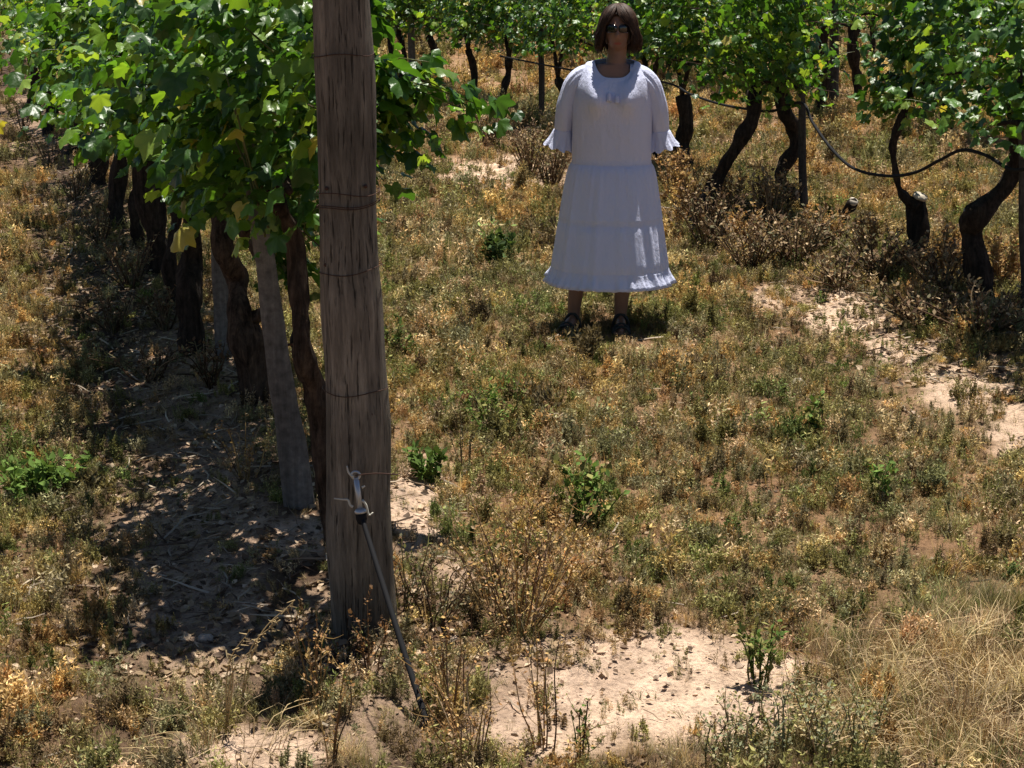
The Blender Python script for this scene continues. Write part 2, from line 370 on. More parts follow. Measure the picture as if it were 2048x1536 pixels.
def cover():
    mb = MB()
    for (y0, y1, dens, sc) in ((3.1, 6, 2200, .50), (6, 9.5, 1500, .62), (9.5, 14, 650, .82), (14, 22, 230, 1.15), (22, 60, 22, 2.4)):
        X, Y = scatter(y0, y1, dens/5.); v = veg(X, Y); k = rng.random(len(X)) < v**.8*1.2; X, Y, v = X[k], Y[k], v[k]
        m = len(X); ch = rng.integers(1, 12, m); pid = np.repeat(np.arange(m), ch); n = len(pid)
        colp = cover_colour(X, Y, m); hp = np.exp(rng.normal(0, .26, m)); pp = rng.integers(0, 9, m); st = blob(X, Y, C_STRAW)
        pp[(st > .3) & (rng.random(m) < .9)] = 5; sp_ = .042*sc*(.6+.8*rng.random(m))
        X = X[pid]+rng.normal(0, 1, n)*sp_[pid]; Y = Y[pid]+rng.normal(0, 1, n)*sp_[pid]; Z = hgt(X, Y)
        pi = np.where((rng.random(n) < .7) | (st[pid] > .3), pp[pid], rng.integers(0, 9, n)); st = st[pid]; v = v[pid]
        col = colp[pid]*(.65+.7*rng.random((n, 1)))
        s = sc*hp[pid]*(.55+.6*rng.random(n))*(.75+.5*v)*(1+.3*st*(pi > 3))*np.where(pi > 6, .85, 1)*(1-.6*np.exp(-(((X-.45)/.34)**2+((Y-7.85)/.30)**2)**2))
        rm = rotmats(rng.random(n)*6.28, rng.normal(0, .12, n), rng.normal(0, .12, n)); pos = np.stack([X, Y, Z], 1)
        for j in range(9):
            q = pi == j
            if q.any(): stamp(mb, PROT[j][0], PROT[j][1], rm[q], s[q], pos[q], col[q], PROT[j][2])
    for (y0, y1, dens, sc) in ((3.1, 6, 1150, .42), (6, 9.5, 900, .5), (9.5, 14, 420, .68)):      # short matted grass between the weeds
        X, Y = scatter(y0, y1, dens); v = veg(X, Y); k = rng.random(len(X)) < v*1.3; X, Y = X[k], Y[k]; n = len(X)
        col = cover_colour(X, Y, n)*.6+np.where(rng.random((n, 1)) < .45, STRAW, OLIVE*1.2)*.4
        rm = rotmats(rng.random(n)*6.28, rng.normal(0, .3, n), rng.normal(0, .3, n)); stamp(mb, PROT[4][0], PROT[4][1], rm, sc*(.6+.7*rng.random(n)), np.stack([X, Y, hgt(X, Y)], 1), col, PROT[4][2])
    tag(mb.build('ground_cover', 'weed', smooth=False), 'low dry weeds and grass carpeting the alley between the vine rows', 'ground cover', kind='stuff')
cover()
def litter():
    mb = MB()
    tw = tube([[-.5, 0, 0], [-.1, .04, .02], [.2, -.03, 0], [.5, .05, .03]], [.03, .026, .02, .008], 4, 2)
    chip = (np.array([[-.5, 0, .0], [0, .32, .12], [.5, 0, 0.05], [0, -.3, .1]]), [np.array([[0, 1, 2, 3]])])
    # broken canes and twigs on the ridges
    def row_scatter(n, n0, sd_, ya, yb):
        Y = ya+(yb-ya)*rng.random(n)**1.3; nn = (n0 if not callable(n0) else n0(Y))+rng.normal(0, sd_, n); return (nn-NY*Y)/NX, Y
    for (n, n0, s_, a, b) in ((1500, .65, .42, 4.3, 14), (1300, lambda Y: row2n(Y)-.25, .38, 7, 17), (700, 1.2, 2.2, 3.2, 9)):
        X, Y = row_scatter(n, n0, s_, a, b); pos = np.stack([X, Y, hgt(X, Y)+.012], 1)
        pal = np.array([[.30, .22, .155], [.42, .35, .27], [.12, .08, .055], [.52, .44, .33]]); c = pal[rng.integers(0, 4, n)]*(.7+.6*rng.random((n, 1)))
        stamp(mb, tw[0], tw[1], rotmats(rng.random(n)*6.28, rng.normal(0, .12, n), rng.normal(0, .22, n)), np.stack([.03+.15*rng.random(n)**2.5]*3, 1), pos, c)
    for (n, n0, s_, a, b, L) in ((9000, .6, .5, 4.0, 12, .028), (8000, lambda Y: row2n(Y)-.3, .45, 7, 18, .034), (9000, 1.2, 2.5, 3.2, 9, .016)):
        X, Y = row_scatter(n, n0, s_, a, b); pos = np.stack([X, Y, hgt(X, Y)+.006], 1)
        pal = np.array([[.34, .24, .15], [.50, .38, .26], [.16, .105, .07], [.28, .2, .12], [.10, .07, .05]]); c = pal[rng.integers(0, 5, n)]*(.7+.6*rng.random((n, 1)))
        stamp(mb, chip[0], chip[1], rotmats(rng.random(n)*6.28, rng.normal(0, .35, n), rng.normal(0, .35, n)), L*(.5+1.1*rng.random(n)), pos, c)
    tag(mb.build('dry_litter', 'weed', smooth=False), 'dead leaves, snapped canes and twigs strewn under the vines', 'leaf litter', kind='stuff')
    mb = MB()
    ico = np.array([[0, 0, .45], [.5, 0, .1], [.12, .5, .05], [-.42, .3, .12], [-.4, -.34, .05], [.2, -.46, .1], [0, 0, -.3]])
    fi = np.array([[0, 1, 2], [0, 2, 3], [0, 3, 4], [0, 4, 5], [0, 5, 1], [6, 2, 1], [6, 3, 2], [6, 4, 3], [6, 5, 4], [6, 1, 5]])
    X, Y = scatter(3.1, 11, 130); b = blob(X, Y, SAND); k = rng.random(len(X)) < (.08+.5*b); X, Y = X[k], Y[k]; n = len(X)
    c = np.array([.55, .42, .31])*(.55+.6*rng.random((n, 1)))
    stamp(mb, ico, [fi], rotmats(rng.random(n)*6.28, rng.normal(0, .4, n), rng.normal(0, .4, n)), (.006+.03*rng.random(n)**4), np.stack([X, Y, hgt(X, Y)+.002], 1), c)
    tag(mb.build('pebbles', 'weed', smooth=False), 'small pebbles and clods scattered over the sandy patches', 'pebbles', kind='stuff')
litter()

# ---------------------------------------------------------------- vine leaves
def leaf_proto(seed, fold):
    g = np.random.default_rng(seed)
    ang = np.radians([0, 14, 26, 38, 50, 64, 76, 90, 104, 120, 136, 152, 168])
    rad = np.array([.60, .50, .47, .40, .46, .52, .45, .36, .40, .42, .37, .33, .16])
    a = np.concatenate([ang, -ang[1:][::-1]]); r = np.concatenate([rad, rad[1:][::-1]])*(1+g.normal(0, .07, 25))
    # leaf lies in xy plane, tip toward -y, petiole at origin +y .15
    V = [[0, .0, 0]]
    for q, w_ in zip(a, r):
        x = math.sin(q)*w_; y = -math.cos(q)*w_-.10
        z = -abs(x)*fold+.10*math.sin(5*q+seed)*w_*1.2-.35*y*y
        V.append([x, y, z])
    V = np.array(V); n = len(a)
    T = [[0, 1+i, 1+(i+1) % n] for i in range(n) if i != 12]
    return V, [np.array(T)]
LEAF = [leaf_proto(s, f) for s, f in ((1, .15), (2, .5), (3, -.25), (4, .8), (5, .35))]
LG = np.array([[.042, .105, .016], [.065, .15, .02], [.028, .072, .016], [.12, .215, .025], [.19, .28, .045]])
def shoots(c0, along, n, rnd, L=(.5, 1.1), up=(.25, 1.), out=(.15, .8), z0=.95, zj=.12, droop=.9, side=None):
    """returns list of shoot paths starting along the cordon"""
    nv = np.array([NX, NY, 0]); tv = np.array([-NY, NX, 0]); res = []
    for i in range(n):
        s = rnd.uniform(-along, along); sg = rnd.choice([-1, 1]) if side is None else side
        p = c0+tv*s+nv*rnd.normal(0, .06); p[2] = c0[2]+z0+rnd.normal(0, zj)
        d = nv*sg*rnd.uniform(*out)+tv*rnd.normal(0, .35)+np.array([0, 0, rnd.uniform(*up)]); d /= np.linalg.norm(d)
        ln = rnd.uniform(*L); m = max(5, int(ln/.055)); st = ln/m; pts = [p.copy()]
        for k in range(m):
            d = d+np.array([0, 0, -1])*droop*st*(.5+k/m)*2+rnd.normal(0, .07, 3); d /= np.linalg.norm(d); p = p+d*st; pts.append(p.copy())
        res.append(np.array(pts))
    return res
POST_Y = float(G(728, 1245)[1])
def base_leaves_only(pos):         # the row ends at the end post: nothing grows in front of it, little to its right
    x, y = topix(pos[:, 0], pos[:, 1], pos[:, 2])
    return (pos[:, 1] > POST_Y+.22) & ~((pos[:, 1] < 7) & (x > 735) & (pos[:, 0] < 1.5)) & ~((pos[:, 1] < 9) & (pos[:, 0] > -.1) & (pos[:, 0] < 1.5)) & ~((pos[:, 1] < 12) & (x < 345) & (y > 285+(x-170)*.15))
def crown(name, parent, paths, rnd, size, fill=None, per=1, zmin=None, free=(), fdens=.8):
    """a vine's leaves and canes as one foliage mesh"""
    mb = MB(); pos = []; tipf = []
    for pt in paths:
        m = len(pt)
        for k in range(1, m):
            for _ in range(per):
                t = k/(m-1); o = rnd.normal(0, 1, 3); o /= np.linalg.norm(o); pos.append(pt[k]+o*rnd.uniform(.03, .09)); tipf.append(t)
        ok = base_leaves_only(pt) & ((pt[:, 2] > parent.location[2]+zmin) if zmin else True)
        q = pt[:len(ok) if ok.all() else int(np.argmin(ok))][::2]
        if len(q) > 2: V, Fq = tube(q, np.linspace(.004, .0016, len(q)), 4, 1); mb.add(V, Fq, np.array([.11, .12, .04]))
    pos = np.array(pos); tipf = np.array(tipf)
    if fill is not None: pos = np.vstack([pos, fill]); tipf = np.r_[tipf, np.full(len(fill), .3)]
    if base_leaves_only(pos) is not None: k = base_leaves_only(pos); pos = pos[k]; tipf = tipf[k]
    if zmin is not None: k = pos[:, 2] > parent.location[2]+zmin+rnd.normal(0, .05, len(pos)); pos = pos[k]; tipf = tipf[k]
    fp = []
    for pt in free:
        for q in pt[1:]:
            for _ in range(1+(rnd.random() < fdens)): o = rnd.normal(0, 1, 3); fp.append(q+o/np.linalg.norm(o)*rnd.uniform(.02, .07))
        V, Fq = tube(pt[::3], np.linspace(.0035, .0018, len(pt[::3])), 4, 1); mb.add(V, Fq, np.array([.14, .15, .05]))
    if fp: fp = np.array(fp); pos = np.vstack([pos, fp]); tipf = np.r_[tipf, rnd.uniform(0, .9, len(fp))]
    n = len(pos)
    c0 = pos.mean(0); nv = np.array([NX, NY]); side = (pos[:, :2]-np.array(parent.location)[:2]) @ nv
    # face outward and up; tips hang down
    yaw0 = np.where(side < 0, math.atan2(-NY, -NX), math.atan2(NY, NX))+math.pi/2
    yaw = yaw0+rnd.normal(0, .9, n); pit = np.radians(58)-np.abs(rnd.normal(0, .55, n)); roll = rnd.normal(0, .45, n)
    rm = rotmats(yaw, pit, roll)
    sc = size*(.4+.95*rnd.random(n))*(1-.45*tipf**2)
    pk = rnd.random(n); ci = np.where(pk < .36, 0, np.where(pk < .58, 1, np.where(pk < .78, 2, np.where(pk < .92, 3, 4))))
    ci = np.where((tipf > .75) & (rnd.random(n) < .6), 3+(rnd.random(n) < .4), ci)
    col = LG[ci]*(.75+.5*rnd.random((n, 1)))
    yl = rnd.random(n) < .012; col[yl] = np.array([.34, .30, .06])
    li = rnd.integers(0, 5, n)
    for j in range(5):
        q = li == j
        if q.any(): stamp(mb, LEAF[j][0], LEAF[j][1], rm[q], sc[q], pos[q], col[q])
    return mb.build(name, 'leaf', parent, smooth=True) if n else None
def vine_fill(c0, along, n, rnd, z=(.95, 1.85), wd=.26):
    tv = np.array([-NY, NX, 0]); nv = np.array([NX, NY, 0])
    s = rnd.uniform(-along, along, n); zz = rnd.uniform(z[0], z[1], n); k = rnd.normal(0, wd, n)*(1-.3*(zz-z[0])/(z[1]-z[0]))
    zz = zz+.10*np.sin(s*7+c0[1]*3)
    p = c0[None]+np.outer(s, tv)+np.outer(k, nv); p[:, 2] = c0[2]+zz; return p
def vine(base, tr, label, group, seed, bark='bark', forks=(), cuts=(), nsh=16, nfill=500, size=.105, along=.65, seg=12, sub=5, zlo=.95, extra=None, zmin=.84, rough=.42, wd=.26, sh={}, arm=None):
    """tr: list of (point, radius) from the ground up; forks: more such lists; cuts: pale sawn ends"""
    rnd = np.random.default_rng(seed)
    e = empty('grape_vine', tuple(base), label, 'grapevine', group)
    mb = MB(); 
    for k, path in enumerate([tr]+list(forks)):
        V, Fq = tube([p for p, r in path], [r for p, r in path], seg, sub, rough, seed+k); mb.add(V, Fq)
    tp = np.array(tr[-1][0] if not forks else forks[-1][-1][0])
    tv = np.array([-NY, NX, 0])
    # cordon arms along the wire
    cz = base[2]+1.0; c_ = np.array([tp[0], tp[1], max(tp[2], base[2]+.85)])
    for sg in (-1, 1):
        al = along if (arm is None or sg > 0) else arm; pa = [tp, c_+tv*sg*al*.2+[0, 0, .06], c_+tv*sg*al*.6+[0, 0, .09], c_+tv*sg*al+[0, 0, .06]]
        V, Fq = tube(pa, [.022, .018, .015, .01], 7, 4, .25, seed+5); mb.add(V, Fq)
    mb.build('trunk', bark, e)
    for (p, r, nrm) in cuts:
        p = np.array(p); nrm = np.array(nrm, float)/np.linalg.norm(nrm)
        V, Fq = tube([p-nrm*.012, p+nrm*.006], [r, r*.96], 12, 1); build('cut_end', V, Fq, 'cut', e)
    cc = np.array([tp[0], tp[1], base[2]])
    paths = shoots(cc, along, nsh, rnd, **sh)
    crown('foliage', e, paths, rnd, size, vine_fill(cc, along, nfill, rnd, (zlo, 1.9), wd) if nfill else None, zmin=zmin, free=extra(cc, rnd) if extra else [])
    return e
def trunk_px(base_px, pts):
    """trunk drawn in the upright plane through its foot; pts = (px, py, width_px)"""
    b = G(*base_px); Y = b[1]; out = []
    for i, (x, y, w_) in enumerate(pts):
        p = P(x, y, Y); p[1] += .05*math.sin(i*1.7+x)
        dep = p[1]*CP-(p[2]-CH)*SP; out.append((p, .5*w_*dep/F))
    g0 = out[0][0]; r0 = out[0][1]
    return b, [(np.array([g0[0], g0[1], b[2]-.06]), r0*1.35)]+out

# ---- near left row
def ext1(cc, rnd):                 # canes reaching out to the right of the end post
    o = []
    for (a, b) in (((700, 120), (830, 320)), ((700, 200), (960, 250)), ((720, 180), (1005, 240)), ((710, 230), (870, 300)), ((720, 250), (800, 340)),
                   ((720, 150), (800, 190)), ((700, 40), (760, 10)), ((715, 210), (990, 225)), ((720, 190), (890, 150)), ((700, 220), (830, 270)), ((720, 220), (900, 215)), ((720, 300), (770, 360)), ((700, 20), (755, 80))):
        Y0 = 5.15; p0 = P(a[0], a[1], Y0+.1); p1 = P(b[0], b[1], Y0-.12*rnd.random()); k = 12; t = np.linspace(0, 1, k)[:, None]
        pt = p0*(1-t)+p1*t; pt[:, 2] += (.07*np.sin(t[:, 0]*math.pi)); o.append(pt+rnd.normal(0, .008, (k, 3)))
    return o
def ext_low(cc, rnd):              # leaves hanging in front of trunk, left of the post
    o = []
    for (a, b) in (((600, 380), (575, 600)), ((560, 380), (555, 590)), ((520, 330), (540, 480)), ((470, 300), (430, 400)), ((620, 300), (590, 560)), ((450, 300), (370, 380)), ((600, 300), (620, 540)), ((570, 420), (600, 590)), ((500, 300), (470, 440))):
        p0 = P(a[0], a[1], 5.35); p1 = P(b[0], b[1], 5.2); k = 9; t = np.linspace(0, 1, k)[:, None]; o.append(p0*(1-t)+p1*t+rnd.normal(0, .012, (k, 3)))
    return o
def ext_left(Yc, ends):
    def f(cc, rnd):
        o = []
        for (x, y) in ends:
            p1 = P(x, y, Yc-.2*rnd.random()); p0 = np.array([cc[0], cc[1], cc[2]+1.15+.4*rnd.random()]); k = 14; t = np.linspace(0, 1, k)[:, None]
            pt = p0*(1-t)+p1*t; pt[:, 2] += .14*np.sin(t[:, 0]*math.pi); o.append(pt+rnd.normal(0, .012, (k, 3)))
        return o
    return f
ROW1 = dict(L=(.35, .8), out=(.1, .6), droop=.7); ROW2 = dict(L=(.3, .65), out=(.05, .45), droop=.6); NARROW = dict(L=(.2, .45), out=(0, .3), droop=.5)
G1 = 'grapevines of the near left row'
b, t = trunk_px((655, 1100), [(655, 1090, 30), (648, 950, 36), (632, 800, 44), (610, 700, 50), (600, 600, 36), (585, 480, 34), (560, 400, 32)])
vine(b, t, 'nearest left-row grapevine, brown trunk half hidden behind the big end post', G1, 101, 'barkbrown', nsh=44, nfill=2300, size=.088, along=.95, wd=.3, sh=ROW1, arm=.2,
     extra=lambda c, r: ext1(c, r)+ext_low(c, r)+ext_left(5.3, [(330, 420), (380, 300), (300, 350), (360, 180), (340, 250), (400, 400)])(c, r), seg=16, zmin=1.0)
b, t = trunk_px((510, 800), [(515, 790, 62), (500, 700, 58), (480, 620, 56), (468, 560, 44), (450, 500, 36), (440, 430, 34)])
vine(b, t, 'second left-row grapevine, broad brown gnarled trunk between the two grey posts', G1, 102, 'barkbrown', nsh=44, nfill=1900, size=.086, along=.95, wd=.3, sh=ROW1,
     extra=ext_left(6.7, [(200, 250), (170, 220), (240, 330), (300, 330), (150, 180), (120, 180), (220, 300), (330, 390), (260, 130), (180, 290), (300, 240)]), seg=16,
     forks=[[(P(500, 640, b[1]), .03), (P(555, 600, b[1]-.1), .012), (P(520, 530, b[1]-.12), .01), (P(490, 470, b[1]-.1), .012)]])
b, t = trunk_px((388, 700), [(388, 690, 50), (380, 600, 46), (376, 520, 42), (382, 440, 36), (378, 340, 32)])
vine(b, t, 'third left-row grapevine, straight black trunk left of the further grey post', G1, 103, nsh=40, nfill=1900, size=.086, along=.95, wd=.3, sh=ROW1,
     extra=ext_left(7.6, [(30, 110), (90, 120), (60, 60), (20, 130), (130, 60), (200, 60), (180, 170), (110, 20), (250, 200)]))
b, t = trunk_px((312, 545), [(315, 530, 54), (312, 460, 50), (295, 380, 46), (290, 320, 36), (300, 250, 30)])
vine(b, t, 'fourth left-row grapevine, thick black trunk in front of deep shade', G1, 104, nsh=32, nfill=1500, size=.088, along=1.05, wd=.3, sh=ROW1)
b, t = trunk_px((346, 615), [(346, 605, 30), (342, 520, 26), (350, 440, 24), (344, 360, 22)])
vine(b, t, 'slim dark grapevine between the third and fourth thick trunks of the left row', G1, 130, nsh=14, nfill=500, size=.086, along=.6, sh=ROW1, seg=10)
b, t = trunk_px((272, 492), [(272, 482, 24), (268, 420, 22), (275, 350, 20), (270, 300, 18)])
vine(b, t, 'slim dark grapevine between the fourth and fifth trunks of the left row', G1, 131, nsh=12, nfill=450, size=.086, along=.6, sh=ROW1, seg=10)
b, t = trunk_px((236, 450), [(236, 440, 32), (232, 380, 30), (238, 310, 28), (230, 240, 24)])
vine(b, t, 'fifth grapevine of the left row, slim black trunk under bright hanging leaves', G1, 105, nsh=26, nfill=1200, size=.088, along=1.1, wd=.3, sh=ROW1)
for k, (bx, by, lab) in enumerate((((190, 372), 0, 'sixth left-row grapevine, dark trunk beyond the bright hanging leaves'), ((150, 305), 0, 'seventh grapevine of the left row, black trunk standing by the reddish bare soil'),
                                    ((105, 262), 0, 'eighth left-row grapevine, dark trunk below pale leaves at top left'), ((65, 225), 0, 'ninth grapevine of the left row, shaded trunk near the left edge'))):
    x, y = bx; b, t = trunk_px((x, y), [(x, y-8, 36-4*k), (x+4, y-55, 32-3*k), (x-3, y-110, 26-3*k), (x, y-150, 22-3*k)])
    vine(b, t, lab, G1, 106+k, nsh=22, nfill=600, size=.09, along=.85, sh=ROW1, seg=9)
for k, Y in enumerate((21, 23.5, 26.5)):
    b = rowpt(1.0, Y); vine(b, [(b-[0, 0, .05], .06), (b+[.03, 0, .4], .045), (b+[0, 0, .9], .04)], ['tenth', 'eleventh', 'farthest'][k]+' grapevine of the left row, close to the top left corner', G1, 120+k, nsh=8, nfill=250, size=.12, along=1.2, seg=7)

# ---- second row, to the right of and behind the woman
G2 = 'grapevines of the second row'
b, t = trunk_px((2095, 705), [(2095, 690, 50), (2090, 560, 46), (2110, 420, 40), (2120, 300, 34)])
vine(b, t, 'second-row grapevine at the right edge, mostly outside the frame', G2, 201, nsh=10, nfill=510, size=.08, sh=ROW2, wd=.19, along=.5, zmin=.95)
b, t = trunk_px((1957, 605), [(1958, 590, 52), (1952, 520, 46), (1945, 460, 44), (1948, 428, 46), (1985, 402, 34), (2022, 365, 30), (2046, 310, 32), (2030, 240, 36), (2010, 190, 32)])
vine(b, t, 'grapevine with a stout straight trunk that bends sharply right above a flat stump top', G2, 202, nsh=22, nfill=1088, size=.08, sh=ROW2, wd=.19, along=.6, seg=16, zmin=.88, cuts=[(P(1938, 420, b[1]-.03), .03, (-.2, -.2, 1))])
b, t = trunk_px((1822, 535), [(1822, 525, 40), (1836, 480, 36), (1838, 440, 36), (1838, 402, 38)])
f = [(P(1832, 410, b[1]), .05), (P(1812, 396, b[1]), .026), (P(1797, 374, b[1]), .018), (P(1789, 330, b[1]), .017), (P(1786, 290, b[1]), .02), (P(1800, 245, b[1]), .025), (P(1822, 190, b[1]), .022)]
vine(b, t, 'grapevine with a sawn pale stump top and thin wavy shoot where the pipe sags', G2, 203, nsh=18, nfill=800, size=.08, sh=NARROW, wd=.11, along=.34, forks=[f], seg=14, zmin=.86,
     cuts=[(P(1841, 392, b[1]-.02), .045, (.3, -.35, 1))])
b, t = trunk_px((1592, 425), [(1595, 415, 34), (1568, 375, 26), (1562, 345, 24), (1592, 300, 26), (1590, 260, 28), (1568, 225, 26), (1560, 180, 24)])
vine(b, t, 'grapevine with an S-shaped trunk right beside the dark slim post', G2, 204, nsh=18, nfill=850, size=.08, sh=NARROW, wd=.12, along=.45, seg=14)
b, t = trunk_px((1398, 450), [(1400, 445, 52), (1415, 400, 42), (1438, 355, 26), (1470, 290, 26), (1500, 235, 28), (1508, 180, 28)])
vine(b, t, 'grapevine leaning strongly to the right out of a dark brushy foot', G2, 205, nsh=20, nfill=1054, size=.08, sh=ROW2, wd=.19, along=.62, seg=14)
b, t = trunk_px((1366, 340), [(1368, 330, 36), (1362, 285, 34), (1372, 250, 26), (1364, 190, 24)])
vine(b, t, 'grapevine with an upright trunk just right of the woman\'s flared sleeve', G2, 206, nsh=22, nfill=1054, size=.08, sh=ROW2, wd=.19, along=.7, seg=12)
b, t = trunk_px((1312, 330), [(1312, 320, 12), (1310, 270, 12), (1300, 200, 13)])
vine(b, t, 'grapevine directly behind the woman, only a dark sliver of trunk showing below her sleeve', G2, 207, nsh=20, nfill=952, size=.08, sh=ROW2, wd=.19, along=.8, seg=8)
for k, (x, y, wd, lab) in enumerate(((1120, 262, 17, 'grapevine close left of the woman with a thin dark trunk behind her shoulder'), (1000, 222, 17, 'grapevine with a kinked thin trunk standing alone against the dry grass left of the woman'),
                                  (940, 205, 15, 'grapevine behind the leafy cane that reaches out from the end post'), (862, 178, 16, 'grapevine with a bowed trunk just right of the further grey post'),
                                  (800, 168, 13, 'grapevine with a fork-shaped trunk left of the further grey post'), (775, 160, 13, 'grapevine seen just right of the big end post near the top edge'))):
    b, t = trunk_px((x, y), [(x, y-4, wd), (x+(8 if k != 3 else -14), y-45, wd*.85), (x+(16 if k == 1 else 6), y-75, wd*.8), (x+(18 if k == 1 else -4), y-105, wd*.9)])
    vine(b, t, lab, G2, 208+k, zmin=.70, zlo=.8, nsh=24, nfill=1150, size=.085, sh=ROW2, wd=.22, along=.95, seg=9)
for k, Y in enumerate((27.5, 30, 33)):
    b = rowpt(5.7, Y); vine(b, [(b-[0, 0, .05], .05), (b+[.05, 0, .4], .04), (b+[0, 0, .9], .04)], ['nearest', 'middle', 'farthest'][k]+' of the far second-row grapevines hidden by the end post', G2, 220+k, nsh=6, nfill=240, size=.13, along=1.2, seg=7)

# ---- third and further rows
G3 = 'grapevines of the third row'
b, t = trunk_px((1636, 232), [(1636, 225, 26), (1646, 180, 20), (1650, 130, 20), (1644, 60, 24)])
vine(b, t, 'third-row grapevine with a sloping dark trunk left of the tall slim post in the gap', G3, 301, nsh=14, nfill=500, size=.085, sh=ROW2, wd=.17, along=.6, seg=9, zmin=1.0)
b, t = trunk_px((1718, 215), [(1718, 205, 22), (1716, 160, 18), (1704, 100, 22), (1712, 40, 20)])
vine(b, t, 'third-row grapevine with an upright dark trunk right of the tall slim post in the gap', G3, 302, nsh=14, nfill=500, size=.085, sh=ROW2, wd=.17, along=.6, seg=9, zmin=1.0)
LB3 = {15.2: 'third-row grapevine furthest to the right, seen above and behind the nearer canopy', 16.6: 'third-row grapevine behind the stump-topped vine of the second row', 21.9: 'third-row grapevine behind the S-shaped trunk',
       23.4: 'third-row grapevine seen over the leaning trunk', 24.9: 'third-row grapevine just right of the woman\'s head'}
for k, Y in enumerate((15.2, 16.6, 21.9, 23.4, 24.9, 26.4, 28, 29.6, 31.4, 33.4, 36, 39)):
    b = rowpt(9.6, Y); j = rng.normal(0, .06, 4)
    vine(b, [(b-[0, 0, .05], .06), (b+[j[0], 0, .3], .045), (b+[j[1], 0, .6], .04), (b+[j[2], 0, .95], .04)], LB3.get(Y, ['', '', '', '', '', 'third-row grapevine behind the woman\'s head', 'first third-row grapevine left of the woman\'s head', 'second third-row grapevine left of the woman\'s head', 'third third-row grapevine left of the woman\'s head', 'fourth third-row grapevine left of the woman\'s head', 'third-row grapevine just right of the end post top', 'farthest third-row grapevine, behind the end post top'][k]), G3, 310+k, zmin=.75, zlo=.85, nsh=10, nfill=600, size=.10, along=.85, seg=8)
G4 = 'grapevines of the fourth row'
for k, Y in enumerate((21.5, 23, 24.6, 26.3, 28, 29.8, 31.6, 33.6, 35.8, 38.4, 41)):
    b = rowpt(13.9, Y); j = rng.normal(0, .06, 4)
    vine(b, [(b-[0, 0, .05], .06), (b+[j[0], 0, .4], .045), (b+[j[2], 0, .95], .045)], ['first', 'second', 'third', 'fourth', 'fifth', 'sixth', 'seventh', 'eighth', 'ninth', 'tenth', 'last'][k]+' grapevine from the right in the fourth row, mostly hidden by nearer rows', G4, 330+k, nsh=6, nfill=220, size=.14, along=.95, seg=7)

# ---------------------------------------------------------------- posts
def wood_post(px_base, px_top, w0, w1, matn, label, group=None, sub=10, seg=20, rough=.05, flat=1., seed=1, ztop=1.9, cat='post', lean_y=0.):
    b = G(*px_base); Y = b[1]; p1 = P(px_top[0], px_top[1], Y+lean_y)
    k = (b[2]+ztop-b[2])/(p1[2]-b[2]); pt = b+(p1-b)*k
    d0 = b[1]*CP-(b[2]-CH)*SP; d1 = p1[1]*CP-(p1[2]-CH)*SP; r0 = .5*w0*d0/F; r1 = .5*w1*d1/F; rt = r0+(r1-r0)*k
    e = empty('wooden_post', tuple(b), label, cat, group)
    pts = [b+(pt-b)*s for s in np.linspace(-.12, 1, 9)]; pts = [p+np.array([.004*math.sin(i*2.1+seed), 0, 0]) for i, p in enumerate(pts)]
    rr = [r0+(rt-r0)*s for s in np.linspace(-.12, 1, 9)]
    V, Fq = tube(pts, rr, seg, sub, rough, seed, flat=flat); build('shaft', V, Fq, matn, e)
    return e, b, pt, r0, rt
e, b, pt, r0, rt = wood_post((728, 1245), (682, 0), 128, 116, 'post', 'big round weathered wooden end post wound with wires, standing in the foreground', sub=8, seg=40, rough=.06, ztop=2.05)
POST = (b, pt, r0, rt)
def on_post(py):                   # centre of the post at a picture height
    best = None
    for s in np.linspace(0, 1, 400):
        p = b+(pt-b)*s; x, y = topix(*p)
        if best is None or abs(y-py) < best[0]: best = (abs(y-py), p, r0+(rt-r0)*s)
    return best[1], best[2]
for i, (py, tilt, n) in enumerate(((108, .02, 1), (380, -.02, 1), (408, .07, 2), (535, .12, 1), (775, .02, 1))):
    p, r = on_post(py)
    for k in range(n):
        th = np.linspace(0, 2*math.pi, 33); rr = r*1.045+.001
        ring = np.stack([p[0]+rr*np.cos(th), p[1]+rr*np.sin(th), p[2]+tilt*rr*np.cos(th)+k*.005+.004*np.sin(3*th+i)], 1)
        V, Fq = tube(ring, [.0013]*33, 5, 1, cap=False); build('wire_loop', V, Fq, 'wire', e)
for (px_, py_) in ((653, 370), (731, 367), (742, 812), (650, 520)):   # nail / staple heads
    p, r = on_post(py_); d = ray(px_, py_); x = (P(px_, py_, p[1]-r*.8))[0]-p[0]; x = max(-r*.9, min(r*.9, x)); q = np.array([p[0]+x, p[1]-math.sqrt(r*r*1.04-x*x), p[2]])
    V, Fq = tube([q+[0, .006, 0], q+[0, -.003, 0]], [.0055, .005], 8, 1); build('staple', V, Fq, 'wire', e)

